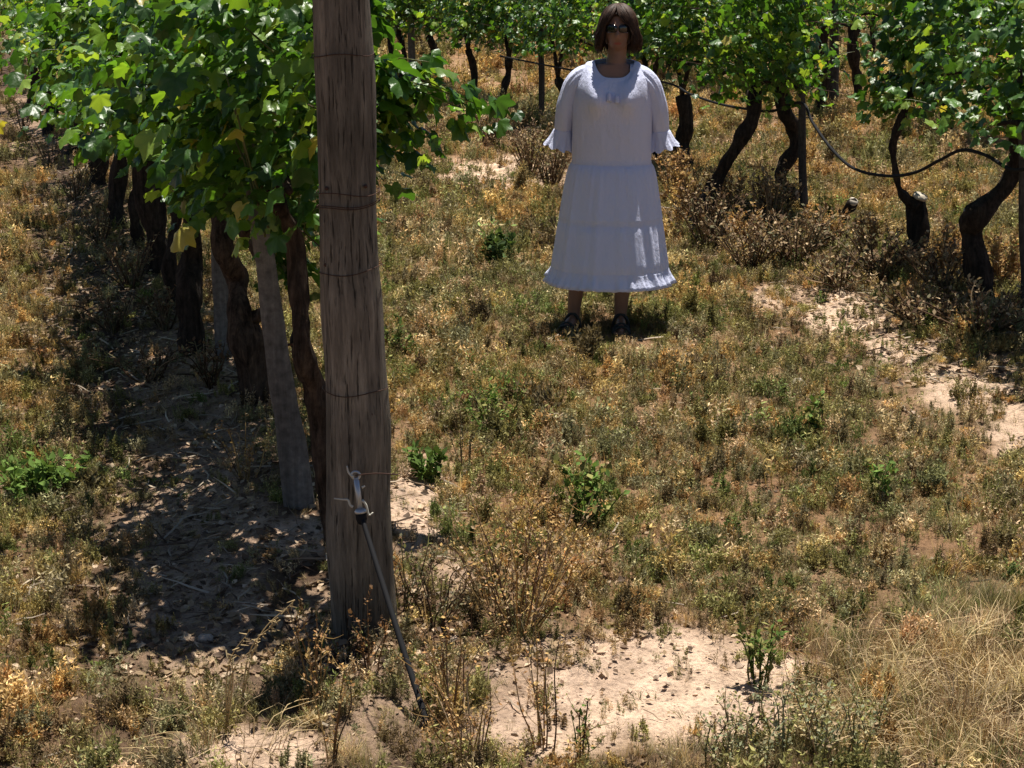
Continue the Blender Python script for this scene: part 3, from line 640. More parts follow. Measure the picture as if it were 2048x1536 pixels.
e2, b2, pt2, *_ = wood_post((600, 1012), (540, 600), 62, 44, 'greywood', 'pale grey flat-faced post leaning left just behind the big end post', seg=18, sub=5, flat=.45, seed=4, ztop=1.45)
wood_post((447, 718), (438, 480), 36, 30, 'greywood', 'narrow grey post in the left row next to the broad brown trunk', seg=14, sub=5, flat=.6, seed=5, ztop=1.6)
GP = 'slim trellis posts'
wood_post((1608, 432), (1600, 100), 17, 14, 'thinpost', 'slim dark trellis post of the second row next to the S-shaped trunk', GP, seg=12, sub=4, flat=.7, seed=6, ztop=1.75)
wood_post((1668, 218), (1668, 0), 20, 18, 'thinpost', 'slim dark trellis post of the third row in the leaf gap near the top edge', GP, seg=12, sub=4, flat=.7, seed=7, ztop=1.85)
wood_post((1084, 248), (1082, 90), 13, 12, 'thinpost', 'slim dark trellis post of the second row just left of the woman', GP, seg=12, sub=4, flat=.7, seed=8, ztop=1.75)
wood_post((824, 172), (822, 40), 15, 14, 'greywood', 'small grey trellis post far behind the end post between two vine trunks', GP, seg=12, sub=4, flat=.7, seed=9, ztop=1.75)
wood_post((2047, 640), (2044, 430), 12, 12, 'thinpost', 'slim dark trellis post cut by the right edge beside the stout bent vine', GP, seg=12, sub=4, flat=.7, seed=10, ztop=1.4)

# sawn stump
b, t = trunk_px((1682, 470), [(1684, 462, 20), (1690, 435, 17), (1700, 412, 20), (1703, 404, 19)])
e = empty('cut_stump', tuple(b), 'short leaning black vine stump with pale sawn top below the sagging pipe', 'stump')
mb = MB(); V, Fq = tube([p for p, r in t], [r for p, r in t], 12, 5, .25, 9); mb.add(V, Fq)
V, Fq = tube([P(1696, 425, b[1]), P(1708, 420, b[1]), P(1712, 417, b[1])], [.012, .01, .006], 6, 3, .2, 9); mb.add(V, Fq); mb.build('trunk', 'bark', e)
V, Fq = tube([P(1703, 408, b[1])+[0, -.012, 0], P(1705, 399, b[1])+[.004, -.03, 0]], [.034, .031], 12, 1); build('cut_end', V, Fq, 'cut', e)

# ---------------------------------------------------------------- pipes and wires
def row2pt(px, py):
    n0 = 5.2
    for _ in range(5): p = Pn(px, py, n0); n0 = float(row2n(p[1]))-.05
    return p
pts = [row2pt(*q) for q in ((1000, 112), (1090, 130), (1200, 150), (1330, 165), (1380, 188), (1440, 208), (1495, 218), (1545, 222), (1603, 205), (1625, 245), (1665, 300), (1710, 338), (1775, 352), (1830, 345), (1880, 320), (1925, 300), (1975, 312), (2025, 340), (2080, 330))]
V, Fq = tube(pts, [.0095]*len(pts), 8, 5); tag(build('irrigation_pipe', V, Fq, 'black'), 'black drip irrigation pipe sagging in a deep curve between the second-row vines', 'pipe')
def wire(name, pa, label, cat, r=.0022, m='wire', sag=.02, group=None):
    pa = [np.array(p) for p in pa]; out = []
    for a, c in zip(pa[:-1], pa[1:]):
        for s in np.linspace(0, 1, 7)[:-1]: q = a*(1-s)+c*s; q[2] -= sag*4*s*(1-s); out.append(q)
    out.append(pa[-1]); V, Fq = tube(out, [r]*len(out), 5, 1); return tag(build(name, V, Fq, m), label, cat, group)
GW = 'trellis wires'
for z, lb in ((1.0, 'lower trellis wire of the left row running back from the end post'), (1.42, 'upper trellis wire of the left row running back from the end post')):
    a = POST[0]+(POST[1]-POST[0])*(z/2.05); wire('trellis_wire', [a+[0, .09, 0]]+[rowpt(1.0, Y)+[0, 0, z] for Y in (7, 10, 14, 20, 28)], lb, 'wire', group=GW)
for z, lb in ((.98, 'lower trellis wire of the second row under the leaves'), (1.4, 'upper trellis wire of the second row inside the leaves')):
    wire('trellis_wire', [rowpt(float(row2n(Y)), Y)+[0, 0, z] for Y in (7.5, 9.5, 12, 15, 19, 24, 32)], lb, 'wire', group=GW)
wire('trellis_wire', [rowpt(9.6, Y)+[0, 0, .78] for Y in (14, 17, 20, 24, 30, 38)], 'lower trellis wire of the third row crossing the gap behind the slim post', 'wire', group=GW)

# anchor rod leaning up to the end post
b = G(858, 1462); p1 = P(722, 1030, POST[0][1]-.13); p1b = P(713, 962, POST[0][1]-.12)
e = empty('anchor_rod', tuple(b), 'thin black rod slanting up to the end post with a silver tensioner at its tip', 'anchor rod')
V, Fq = tube([b-[0, 0, .08]-(p1-b)*.05, b, b*(2/3)+p1/3, b/3+p1*2/3, p1], [.0088, .0086, .008, .0075, .0065], 10, 6, .03, 3); build('rod', V, Fq, 'black', e)
ax = (p1b-p1)/np.linalg.norm(p1b-p1)
V, Fq = tube([p1-ax*.025, p1-ax*.012, p1+ax*.004, p1+ax*.008], [.010, .0155, .0155, .010], 12, 2); build('collar', V, Fq, 'black', e)
V, Fq = tube([p1+ax*.006, p1+ax*.012, p1+ax*.018], [.0165, .0175, .012], 12, 2); build('washer', V, Fq, 'steel', e)
V, Fq = tube([p1+ax*.012, p1+ax*.1], [.0078, .0075], 10, 2); build('tensioner', V, Fq, 'steel', e)
th = np.linspace(0, 2*math.pi, 17); c = p1+ax*.112
V, Fq = tube(np.stack([c[0]+.011*np.cos(th), c[1]+0*th, c[2]+.011*np.sin(th)], 1), [.0036]*17, 6, 1, cap=False); build('eye_ring', V, Fq, 'steel', e)
Yp = POST[0][1]-.14
for q in ([(707, 955), (697, 945), (694, 932)], [(706, 1014), (700, 1010), (696, 1000), (686, 999), (668, 997)], [(724, 975), (730, 972)], [(724, 1000), (732, 1010), (738, 1030), (746, 1025)]):
    pp = [P(x, y, Yp) for x, y in q]; V, Fq = tube(pp, np.linspace(.004, .002, len(pp)), 5, 3); build('wire_end', V, Fq, 'tie', e)
# wire from the ring back to the post
pq, r = on_post(930); V, Fq = tube([c, (c+pq)/2+[0, -.03, 0], pq+[0, -r, 0]], [.002]*3, 5, 3); build('stay_wire', V, Fq, 'wire', e)

# drip fitting on the first trunk
b0 = P(598, 690, 5.22)
e = empty('pipe_fitting', tuple(b0), 'dark plastic pipe fitting with blue end on the trunk behind the end post', 'fitting')
V, Fq = tube([P(598, 700, 5.22), P(592, 680, 5.20), P(600, 650, 5.18), P(605, 628, 5.2)], [.02, .022, .015, .012], 10, 4); build('hose', V, Fq, 'black', e)
V, Fq = tube([P(604, 636, 5.18), P(606, 620, 5.18)], [.014, .013], 10, 2); build('end_cap', V, Fq, 'blueplastic', e)
V, Fq = tube([P(585, 688, 5.16), P(560, 692, 5.2), P(545, 690, 5.3)], [.005, .004, .003], 6, 3); build('wire_end', V, Fq, 'wire', e)
V, Fq = tube([P(600, 720, 5.14), P(612, 745, 5.12), P(630, 765, 5.14), P(645, 785, 5.2)], [.005, .006, .006, .004], 6, 3); build('tie_string', V, Fq, 'tie', e)
# stone lumps
for (x, y, s, lb) in ((412, 1283, .022, 'small pale stone at the edge of the deep shadow left of the end post'), (1596, 772, .03, 'pale stone on the reddish soil at the right')):
    p = G(x, y); g = np.random.default_rng(x); U = []
    pts = [p+[-s, 0, s*.2], p+[-s*.4, 0, s*.45], p+[s*.4, 0, s*.4], p+[s, 0, s*.15]]
    V, Fq = tube(pts, [s*.3, s*.7, s*.75, s*.25], 9, 3, .2, x); tag(build('stone', V, Fq, 'stone'), lb, 'stone')

# ---------------------------------------------------------------- single weeds
def weed(px, py, h, spread, ns, pal, label, cat='weed', name='dry_weed', seed=0, ls=.02, nl=26, stem=.0022, group=None, up=.8, leafw=.3, blades=0):
    g = np.random.default_rng(seed+px*3+py); b = G(px, py); mb = MB()
    for i in range(ns):
        a = g.uniform(0, 6.28); sp = spread*g.uniform(.15, 1); hh = h*g.uniform(.55, 1.05); d = np.array([math.cos(a), math.sin(a), 0])
        o = b+d*g.uniform(0, .03); pts = [o+[0, 0, -.02], o+d*sp*.3+[0, 0, hh*.35*up], o+d*sp*.65+[0, 0, hh*.72]+g.normal(0, .012, 3), o+d*sp+[0, 0, hh]+g.normal(0, .015, 3)]
        c = pal[g.integers(0, len(pal))]*g.uniform(.5, 1.0); V, Fq = tube(pts, [stem*1.5, stem*1.2, stem, stem*.5], 4, 4); mb.add(V, Fq, np.array(c))
        # side sprigs
        cen, _ = catmull(pts, [1]*4, 6); segs = [cen]
        for k in range(int(nl/9)):
            q = cen[g.integers(5, len(cen))]; u = g.normal(0, 1, 3); u[2] = abs(u[2]); u /= np.linalg.norm(u); L = h*g.uniform(.1, .28)
            sp_ = np.array([q, q+u*L*.5, q+u*L+[0, 0, L*.25]]); V, Fq = tube(sp_, [stem*.8, stem*.6, stem*.3], 3, 2); mb.add(V, Fq, np.array(c)); segs.append(np.linspace(q, sp_[2], 7))
        al = np.concatenate(segs); k = g.integers(3, len(al), nl)
        if nl:
            pos = al[k]+g.normal(0, .004, (nl, 3)); cc = np.array([pal[j] for j in g.integers(0, len(pal), nl)])*(.6+.7*g.random((nl, 1)))
            PV = np.array([[0, 0, 0], [leafw, .5, .05], [0, 1, 0], [-leafw, .5, .05]])
            stamp(mb, PV, [np.array([[0, 1, 2, 3]])], rotmats(g.random(nl)*6.28, g.normal(.5, .6, nl), g.normal(0, .5, nl)), ls*(.5+g.random(nl)), pos, cc)
    return tag(mb.build(name, 'weed', smooth=False), label, cat, group)
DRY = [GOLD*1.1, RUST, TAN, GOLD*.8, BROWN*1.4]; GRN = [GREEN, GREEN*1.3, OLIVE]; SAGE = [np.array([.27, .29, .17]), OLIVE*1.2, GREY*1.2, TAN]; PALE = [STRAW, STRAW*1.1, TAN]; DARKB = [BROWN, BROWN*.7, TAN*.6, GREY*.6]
GD = 'dry orange weeds'; GG = 'green weeds'; GB = 'brushy dead weeds along the second row'
for args in (
    (1040, 1270, .38, .26, 26, DRY, 'largest dry orange-brown weed bush, right of the slanting rod', 'weed', 'dry_weed', 1, .012, 40, .0018),
    (985, 1210, .28, .2, 12, DRY, 'dry orange weed merging into the largest bush on its left side'),
    (1120, 1180, .22, .16, 12, DRY, 'rusty weed at the upper right of the largest dry bush'),
    (870, 1250, .2, .18, 16, DARKB, 'dark tangled dead weed just right of the end post foot'),
    (810, 1210, .2, .1, 10, DARKB+[OLIVE], 'short brown weed touching the right side of the end post foot'),
    (745, 1340, .17, .05, 6, [RUST, BROWN], 'small rusty curled weed directly in front of the end post foot'),
    (640, 1400, .26, .08, 10, DRY, 'upright dry weed at the right edge of the post\'s shadow'),
    (690, 1310, .14, .1, 7, DARKB+[OLIVE], 'low dark weed with an olive leaf at the left foot of the end post'),
    (900, 1440, .3, .12, 14, DRY, 'tall dry orange weed just right of where the rod enters the ground'),
    (940, 1520, .24, .16, 14, DRY, 'dry orange weed at the bottom edge right of the rod'),
    (1090, 1500, .34, .07, 7, DRY, 'tall slender dry stalk weed at the bottom edge on the sandy patch'),
    (660, 1530, .3, .06, 5, DRY, 'slender dry weed at the bottom edge left of the rod'),
    (1165, 1520, .2, .04, 5, [OLIVE, GREEN, BROWN], 'narrow dark green weed on the bottom edge beside the sandy patch'),
    (490, 960, .2, .14, 14, DRY, 'dry reddish weed lit by sun left of the leaning grey post'),
    (930, 945, .24, .05, 5, DARKB, 'single dark upright stalk right of the end post'),
    (1380, 440, .34, .16, 16, DRY, 'golden dry weed clump just right of the woman\'s skirt'),
    (1455, 430, .34, .14, 12, DRY, 'golden dry weed at the foot of the leaning grapevine'),
    (1730, 520, .26, .12, 10, DRY, 'golden weed left of the stump-topped grapevine'),
    (1490, 520, .30, .16, 16, DRY, 'golden dry weed in the brush below the gap between leaning and S-shaped trunks'),
    (1345, 400, .36, .14, 14, DRY, 'tall golden weed beside the woman\'s right-hand skirt edge'),
    (1655, 500, .24, .14, 14, DRY, 'golden weed touching the short sawn stump'),
    (1900, 560, .28, .12, 14, DRY, 'golden weed between the stump-topped vine and the stout bent vine'),
    (1995, 590, .30, .14, 16, DRY, 'golden weed right of the stout bent trunk'),
    (1540, 440, .30, .14, 14, DRY, 'golden weed left of the S-shaped trunk foot')):
    a = list(args)+[None]*0; kw = {}
    if len(args) == 7 and args[1] < 700: weed(*args[:4], int(args[4]*1.4), *args[5:], group=GD, nl=50, ls=.024, stem=.003)
    elif len(args) == 7: weed(*args, group=GD, nl=26, ls=.011, stem=.0016)
    else: weed(*args, group=GD)
for (x, y, h, sp, ns, lb) in ((1415, 500, .30, .30, 26, 'dark brushy dead weeds right of the woman\'s hem'), (1500, 545, .25, .28, 24, 'brown brush in front of the leaning vine\'s shadow'), (1590, 535, .24, .28, 26, 'tangled brown brush below the slim dark post'),
                              (1680, 575, .13, .3, 16, 'brown brush below the short sawn stump'), (1760, 560, .22, .26, 18, 'low brown brush left of the stump-topped vine\'s foot'), (1880, 590, .22, .26, 18, 'dry tangle between the two thickest second-row trunks'),
                              (1540, 470, .34, .2, 20, 'tall brown brush left of the S-shaped trunk'), (1060, 350, .34, .3, 22, 'dark brush close left of the woman\'s waist'), (980, 300, .3, .3, 20, 'dead branches by the pale dirt strip left of the woman'),
                              (1100, 380, .3, .22, 18, 'dark brush touching the left side of the woman\'s skirt'), (1840, 650, .14, .3, 20, 'low dark tangle on the bank below the second row at the right'), (1960, 670, .16, .34, 24, 'dark matted weeds below the stout bent trunk')):
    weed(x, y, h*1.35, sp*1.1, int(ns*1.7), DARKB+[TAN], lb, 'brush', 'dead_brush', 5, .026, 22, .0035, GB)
for (x, y, h, sp, ns, pal, lb, lsz) in ((1170, 1060, .24, .12, 16, GRN, 'fresh dark green weed above the dry orange bush', .028), (985, 870, .20, .16, 16, [GREEN*1.3, OLIVE], 'bright green feathery weed in the middle of the alley', .02),
    (998, 540, .20, .12, 12, [GREEN*.6, np.array([.07, .11, .04])], 'dark blue-green round weed left of the woman\'s skirt', .05), (860, 960, .13, .07, 9, [GREEN*.7, GREEN], 'small dark green weed on the sand right of the end post', .032),
    (1525, 1375, .22, .05, 9, [GREEN*.8, OLIVE], 'upright green weed standing alone on the sandy patch', .02), (60, 990, .14, .22, 20, [GREEN*1.3, GREEN], 'bright green weed patch at the left edge', .03),
    (1760, 1010, .2, .05, 6, GRN, 'slim green weed near the right side of the alley', .024), (800, 720, .18, .06, 8, [GREEN*.7, OLIVE], 'dark green weed against the right side of the end post', .024),
    (1640, 880, .16, .08, 8, [GREEN, OLIVE], 'green weed right of centre in the alley', .026)):
    weed(x, y, h, sp, ns, pal, lb, 'weed', 'green_weed', 6, lsz, 26, .002, GG)
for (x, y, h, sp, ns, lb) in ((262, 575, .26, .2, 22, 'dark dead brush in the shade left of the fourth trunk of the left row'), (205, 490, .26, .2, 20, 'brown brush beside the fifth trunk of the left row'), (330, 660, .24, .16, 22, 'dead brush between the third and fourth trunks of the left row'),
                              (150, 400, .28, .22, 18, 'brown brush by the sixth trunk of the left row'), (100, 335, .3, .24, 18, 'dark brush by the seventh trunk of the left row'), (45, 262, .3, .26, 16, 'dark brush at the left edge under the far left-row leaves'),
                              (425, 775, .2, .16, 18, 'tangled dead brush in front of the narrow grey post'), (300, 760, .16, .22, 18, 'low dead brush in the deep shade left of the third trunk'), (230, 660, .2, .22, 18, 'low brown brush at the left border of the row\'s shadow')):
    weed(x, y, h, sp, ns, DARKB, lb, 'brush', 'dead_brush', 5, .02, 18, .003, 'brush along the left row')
k = 0
SG = ['leftmost', 'second from left', 'third from left', 'middle', 'middle right', 'fourth from right', 'third from right', 'second from right', 'rightmost']
for (x, y, h) in ((1430, 1530, .17), (1475, 1500, .19), (1510, 1535, .2), (1560, 1520, .24), (1605, 1500, .22), (1640, 1460, .17), (1650, 1535, .18), (1700, 1515, .2), (1745, 1490, .16)):
    weed(x, y, h*.78, .055, 6, SAGE, SG[k]+' of the grey-green upright weeds along the bottom edge below the sandy patch', 'weed', 'sage_weed', k, .011, 44, .0018, 'grey-green upright weeds at the bottom'); k += 1
def grass_stalks(px, py, tips, label):
    b = G(px, py); e = MB()
    for (x, y) in tips:
        p1 = P(x, y, b[1]-.05); mid = (b+p1)/2+[-.02 if x > px else .02, 0, .05]; V, Fq = tube([b, mid, p1], [.0022, .0018, .0008], 4, 6); e.add(V, Fq, STRAW*.8)
        dv = (p1-mid)/np.linalg.norm(p1-mid)
        for j in range(10):
            q = p1-dv*.012*j; u = np.array([rng.normal(0, 1), rng.normal(0, .5), rng.normal(-.4, .6)]); u /= np.linalg.norm(u)
            V, Fq = tube([q, q+u*.022], [.0022, .0008], 3, 1); e.add(V, Fq, STRAW*.75)
    return tag(e.build('grass_stalk', 'weed', smooth=False), label, 'grass')
grass_stalks(452, 1470, [(498, 1262), (452, 1300), (515, 1290)], 'tall thin seeding grass stalks in front of the dark post shadow')
grass_stalks(480, 1420, [(590, 1200), (560, 1240)], 'long arching grass stalk crossing the dark shadow left of the end post')
grass_stalks(420, 1500, [(325, 1400), (300, 1440)], 'pale straw stalk leaning left near the bottom edge')
def tuft(px, py, h, nb, label, pal, sp=.2, name='straw_tuft', wdt=.0022):
    b = G(px, py); g = np.random.default_rng(px+py); mb = MB()
    for i in range(nb):
        a = g.uniform(0, 6.28); r = sp*g.uniform(.2, 1); hh = h*g.uniform(.5, 1.1); o = b+np.array([math.cos(a), math.sin(a), 0])*sp*1.5*g.random()**.6; o[2] = float(hgt(o[0], o[1])); tw_ = g.normal(0, .05, 2)
        V, Fq = tube([o-[0, 0, .02], o+[math.cos(a)*r*.35, math.sin(a)*r*.35, hh*.6], o+[math.cos(a)*r*.8+tw_[0], math.sin(a)*r*.8+tw_[1], hh*g.uniform(.25, 1)]], [wdt, wdt*.8, wdt*.3], 3, 3)
        mb.add(V, Fq, pal[g.integers(0, len(pal))]*g.uniform(.6, 1.15))
    return tag(mb.build(name, 'weed', smooth=False), label, 'grass tuft', 'pale straw tufts')
for (x, y, h, nb, lb) in ((1760, 1400, .15, 110, 'pale straw tuft with long crossed stalks left of the big straw mat'), (1850, 1480, .16, 110, 'straw tuft near the bottom right between the sage weeds and the corner'), (1960, 1440, .18, 130, 'dense pale straw tuft near the right edge'),
                          (2030, 1340, .18, 120, 'greyish straw tuft on the right edge'), (1900, 1330, .16, 100, 'thin straw tuft at the upper side of the straw mat'), (1990, 1530, .17, 120, 'straw tuft in the bottom right corner'),
                          (1700, 1330, .13, 50, 'sparse straw tuft at the right end of the sandy patch'), (480, 1515, .12, 70, 'pale straw tuft at the bottom edge left of the rod')):
    tuft(x, y, h*.62, int(nb*1.9), lb, PALE, .16, wdt=.0013)

# ---------------------------------------------------------------- the woman
W0 = np.array([.50, 8.10, 0.]); W0[2] = float(hgt(W0[0], W0[1]))
we = empty('person', tuple(W0), 'woman in white tiered dress and dark sunglasses standing in the alley, arms behind her back', 'person')
we.rotation_euler = (0, 0, R(-4))
def ellring(cx, cy, cz, a, b, seg=32):
    th = np.linspace(0, 2*math.pi, seg, endpoint=False); return np.stack([cx+a*np.cos(th), cy+b*np.sin(th), np.full(seg, cz)], 1)
def loft(rings, cap=True):
    seg = len(rings[0]); V = np.concatenate(rings); i0 = np.arange(seg); i1 = (i0+1) % seg
    q = np.concatenate([np.stack([k*seg+i0, k*seg+i1, (k+1)*seg+i1, (k+1)*seg+i0], 1) for k in range(len(rings)-1)]); tr = np.zeros((0, 3), int)
    if cap:
        V = np.vstack([V, rings[0].mean(0), rings[-1].mean(0)]); a = len(V)-2; m = len(rings)-1
        tr = np.vstack([np.stack([i1, i0, np.full(seg, a)], 1), np.stack([m*seg+i0, m*seg+i1, np.full(seg, a+1)], 1)])
    return V, [q, tr]
def capsule(pts, rad, seg=16, sub=5, flat=1.):
    pts = [np.array(p, float) for p in pts]; a = pts[0]-(pts[1]-pts[0])/np.linalg.norm(pts[1]-pts[0])*rad[0]*.7; z = pts[-1]+(pts[-1]-pts[-2])/np.linalg.norm(pts[-1]-pts[-2])*rad[-1]*.7
    return tube([a]+pts+[z], [rad[0]*.35]+list(rad)+[rad[-1]*.35], seg, sub, flat=flat)
HC = np.array([.027, -.005, 1.535])
def head_surface(ux, uy, uz, grow=0.):
    """radius vector of the head for unit directions; face looks to -y"""
    low = np.clip(-uz, 0, 1); wx = .073*(1-.34*low**1.6); wy = np.where(uy < 0, .090*(1-.10*low**2), .098*(1-.35*low**1.5)); wz = np.where(uz < 0, .112, .108)
    p = np.stack([ux*(wx+grow), uy*(wy+grow), uz*(wz+grow)], -1)
    f = np.clip(-uy, 0, 1)
    g = lambda x0, z0, sx, sz: np.exp(-((p[..., 0]-x0)/sx)**2-((p[..., 2]-z0)/sz)**2)*f
    d = .021*g(0, -.028, .0115, .014)+.011*g(0, -.006, .009, .02)+.006*g(0, .022, .045, .009)+.007*g(0, -.068, .024, .008)-.004*g(0, -.068, .02, .0022)+.008*g(0, -.098, .022, .014)
    d += .006*(g(.038, -.03, .02, .02)+g(-.038, -.03, .02, .02))-.009*(g(.03, .004, .015, .011)+g(-.03, .004, .015, .011))
    p[..., 1] -= d; return p
def make_body():
    mb = MB()
    nu, nv_ = 72, 48; rings = []
    for j in range(1, nv_):
        ph = math.pi*j/nv_; th = np.linspace(0, 2*math.pi, nu, endpoint=False)
        rings.append(head_surface(np.sin(ph)*np.cos(th), np.sin(ph)*np.sin(th), np.full(nu, -math.cos(ph)))+HC)
    mb.add(*loft(rings))
    for s in (-1, 1): mb.add(*capsule([HC+[s*.073, .01, -.02], HC+[s*.078, .014, .012]], [.009, .013], 10, 3))
    mb.add(*capsule([(.02, .012, 1.36), (.024, .008, 1.41), (.027, .01, 1.47)], [.055, .047, .048], 20))
    T = [(.80, .155, .115), (.88, .165, .12), (.97, .14, .1), (1.06, .14, .1), (1.16, .155, .112), (1.24, .168, .105), (1.28, .165, .085), (1.325, .125, .068), (1.365, .08, .055)]
    mb.add(*loft([ellring(.004, .01, z, a, bb) for z, a, bb in T]))
    for s in (-1, 1): mb.add(*capsule([(s*.075, -.06, 1.19), (s*.075, -.07, 1.175)], [.055, .05], 14, 3))
    for s in (-1, 1):
        mb.add(*capsule([(s*.14, .008, 1.30), (s*.216, .012, 1.18), (s*.243, .035, 1.05), (s*.17, .12, .98), (s*.075, .185, .93)], [.040, .037, .032, .028, .020], 16))
        w_ = np.array([s*.075, .185, .93]); k = np.array([s*.02, .205, .895]); d = (k-w_)/np.linalg.norm(k-w_)
        mb.add(*capsule([w_, (w_+k)/2, k], [.022, .028, .03], 14, 4, flat=.5))
        side = np.array([0, 0, 1.]); 
        for i, (o, L, r) in enumerate(((.024, .062, .0078), (.009, .07, .0085), (-.007, .066, .008), (-.022, .05, .0072))):
            a = k+side*o*.9; p1 = a+d*L*.45+[0, -.004, 0]; p2 = a+d*L*.8+[0, -.018, -.004]; p3 = a+d*L+[0, -.03, -.012]; mb.add(*capsule([a-d*.01, p1, p2, p3], [r, r, r*.9, r*.8], 8, 3))
        a = w_+d*.02+side*.02; mb.add(*capsule([a, a+d*.03+side*.02, a+d*.06+side*.024], [.011, .0095, .008], 8, 3))
    for (s, kx, axx, tx) in ((-1, -.13, -.178, -.225), (1, .085, .066, .072)):
        mb.add(*capsule([(s*.085, .015, .83), (s*.1+(kx-s*.1)*.5, .008, .64), (kx, 0, .46), ((kx+axx)/2-.003*s, .018, .33), ((kx+axx)/2+(axx-kx)*.25, .014, .22), (axx, .01, .10), (axx, .012, .06)],
                        [.088, .075, .054, .052, .042, .033, .032], 20))
        d = np.array([tx-axx, -.20, 0]); d /= np.linalg.norm(d)
        mb.add(*capsule([np.array([axx, .03, .04])-d*.01, np.array([axx, .01, .045])+d*.06, np.array([axx, .01, .035])+d*.13, np.array([axx, .01, .026])+d*.165], [.03, .034, .03, .02], 16, 4, flat=.8))
        sd_ = np.array([-d[1], d[0], 0])
        for i in range(5):
            o = (i-2)*.015; r = .013 if (i == 0) == (s > 0) and i in (0, 4) else .0085
            a = np.array([axx, .01, .022])+d*.17+sd_*o; mb.add(*capsule([a, a+d*(.028-.003*abs(i-2))], [r*.8, r*.75], 8, 2))
    V = np.concatenate(mb.v)+W0; fs = [np.concatenate(mb.f[k]) for k in (3, 4)]
    o = build('body_raw', V, fs, 'skin', we)
    r = o.modifiers.new('r', 'REMESH'); r.mode = 'VOXEL'; r.voxel_size = .0042; r.use_smooth_shade = True
    sm = o.modifiers.new('s', 'SMOOTH'); sm.factor = .5; sm.iterations = 2
    dg = bpy.context.evaluated_depsgraph_get(); me = bpy.data.meshes.new_from_object(o.evaluated_get(dg))
    b_ = bpy.data.objects.new('body', me); COL.objects.link(b_); b_.parent = we
    if not me.materials: me.materials.append(M['skin'])
    me.polygons.foreach_set('use_smooth', np.ones(len(me.polygons), bool))
    bpy.data.objects.remove(o)
make_body()
def make_dress():
    mb = MB(); seg = 260; th = np.linspace(0, 2*math.pi, seg, endpoint=False); c, s = np.cos(th), np.sin(th)   # s<0 is the front
    g = np.random.default_rng(3); ph = g.random(12)*6.28
    fold = lambda k: (np.cos(th*11+ph[0]+.8*np.sin(th*2))*.5+np.cos(th*19+ph[1]+.5*np.sin(th*3))*.35+np.cos(th*31+ph[2])*.22)
    fold2 = np.cos(th*38+ph[3]+1.3*np.sin(th*3+1))*.6+np.cos(th*61+ph[4])*.4
    def ring(z, a, bf, bb, x0=.005, saddle=0., amp=0., amp2=0., bust=0., under=0., cy=.0):
        b_ = np.where(s < 0, bf, bb); r = 1+(amp*fold(0)+amp2*fold2)
        e_ = 2.25; cc = np.sign(c)*np.abs(c)**(2/e_); ss = np.sign(s)*np.abs(s)**(2/e_)
        x = x0+a*cc*r; y = cy+b_*ss*r
        if bust: y = y-bust*(np.exp(-((x-x0-.075)/.05)**2)+np.exp(-((x-x0+.075)/.05)**2)+.35*np.exp(-((x-x0)/.05)**2))*(s < 0)
        zz = z+saddle*(c*c)-(0 if not under else 0)+0*th
        return np.stack([x, y, zz], 1)
    rings = []
    # neckline, yoke, shoulders: front low, sides high on the shoulders
    def neck(a, bf, bb, zf, zs, zb, x0=.005, cy=.0, amp2=0.):
        e1 = 3.4 if a < .11 else 2.4 if a < .14 else 1.6
        r = ring(0, a, bf, bb, x0, cy=cy, amp2=amp2); zz = np.where(s < 0, zf+(zs-zf)*np.abs(c)**e1, zb+(zs-zb)*np.abs(c)**e1); r[:, 2] = zz; return r
    rings += [neck(.100, .083, .055, 1.302, 1.378, 1.385, .012, .005), neck(.104, .088, .060, 1.300, 1.381, 1.388, .012, .005), neck(.108, .091, .065, 1.292, 1.379, 1.384, .012, .005),
              neck(.130, .100, .08, 1.275, 1.374, 1.372), neck(.150, .110, .092, 1.255, 1.350, 1.345, amp2=.003), neck(.168, .120, .10, 1.235, 1.315, 1.315, amp2=.004), neck(.182, .128, .108, 1.213, 1.29, 1.30, amp2=.004),
              neck(.190, .134, .112, 1.19, 1.24, 1.25, amp2=.004), neck(.195, .136, .113, 1.168, 1.20, 1.21), neck(.200, .134, .113, 1.15, 1.16, 1.17)]
    for i, k in ((-7, .006), (-6, .014), (-5, .026), (-4, .038), (-3, .044), (-2, .038), (-1, .024)):
        x_ = rings[i][:, 0]; rings[i][:, 1] -= k*(np.exp(-((x_-.088)/.05)**2)+np.exp(-((x_+.078)/.05)**2))*(s < 0)
    for (z, a, bf, bb, amp) in ((1.11, .2, .136, .112, .006), (1.07, .199, .134, .11, .012), (1.0, .199, .131, .112, .014), (.94, .2, .131, .115, .012), (.90, .2, .131, .118, .008), (.885, .2, .131, .12, .004)):
        rings.append(ring(z, a, bf, bb, amp=amp))
    for (z, a, b_, amp, amp2) in ((.879, .203, .134, 0, .01), (.874, .200, .132, 0, .0), (.868, .206, .138, .0, .014), (.855, .214, .15, .012, .016), (.82, .224, .166, .022, .013), (.75, .236, .182, .03, .009), (.68, .247, .198, .034, .006),
                                  (.61, .258, .214, .034, .004), (.598, .261, .217, .034, .0), (.592, .2585, .2145, .034, 0), (.586, .261, .218, .034, 0), (.578, .2595, .2155, .034, 0), (.572, .263, .22, .03, .006), (.53, .270, .229, .034, .005), (.46, .280, .242, .036, .003),
                                  (.39, .291, .255, .038, .002), (.345, .297, .262, .038, 0), (.340, .2955, .2605, .038, 0), (.335, .299, .264, .038, 0), (.328, .299, .264, .038, .012), (.305, .309, .272, .04, .02), (.28, .322, .282, .042, .026), (.262, .333, .29, .044, .03), (.261, .330, .287, .044, .03)):
        rr = ring(z, a, b_, b_*.95, amp=amp, amp2=amp2)
        if z < .3: rr[:, 2] += .004*fold2+.004*fold(0)
        rings.append(rr)
    V, Fq = loft(rings, cap=False); mb.add(V+W0, [f for f in Fq if len(f)])
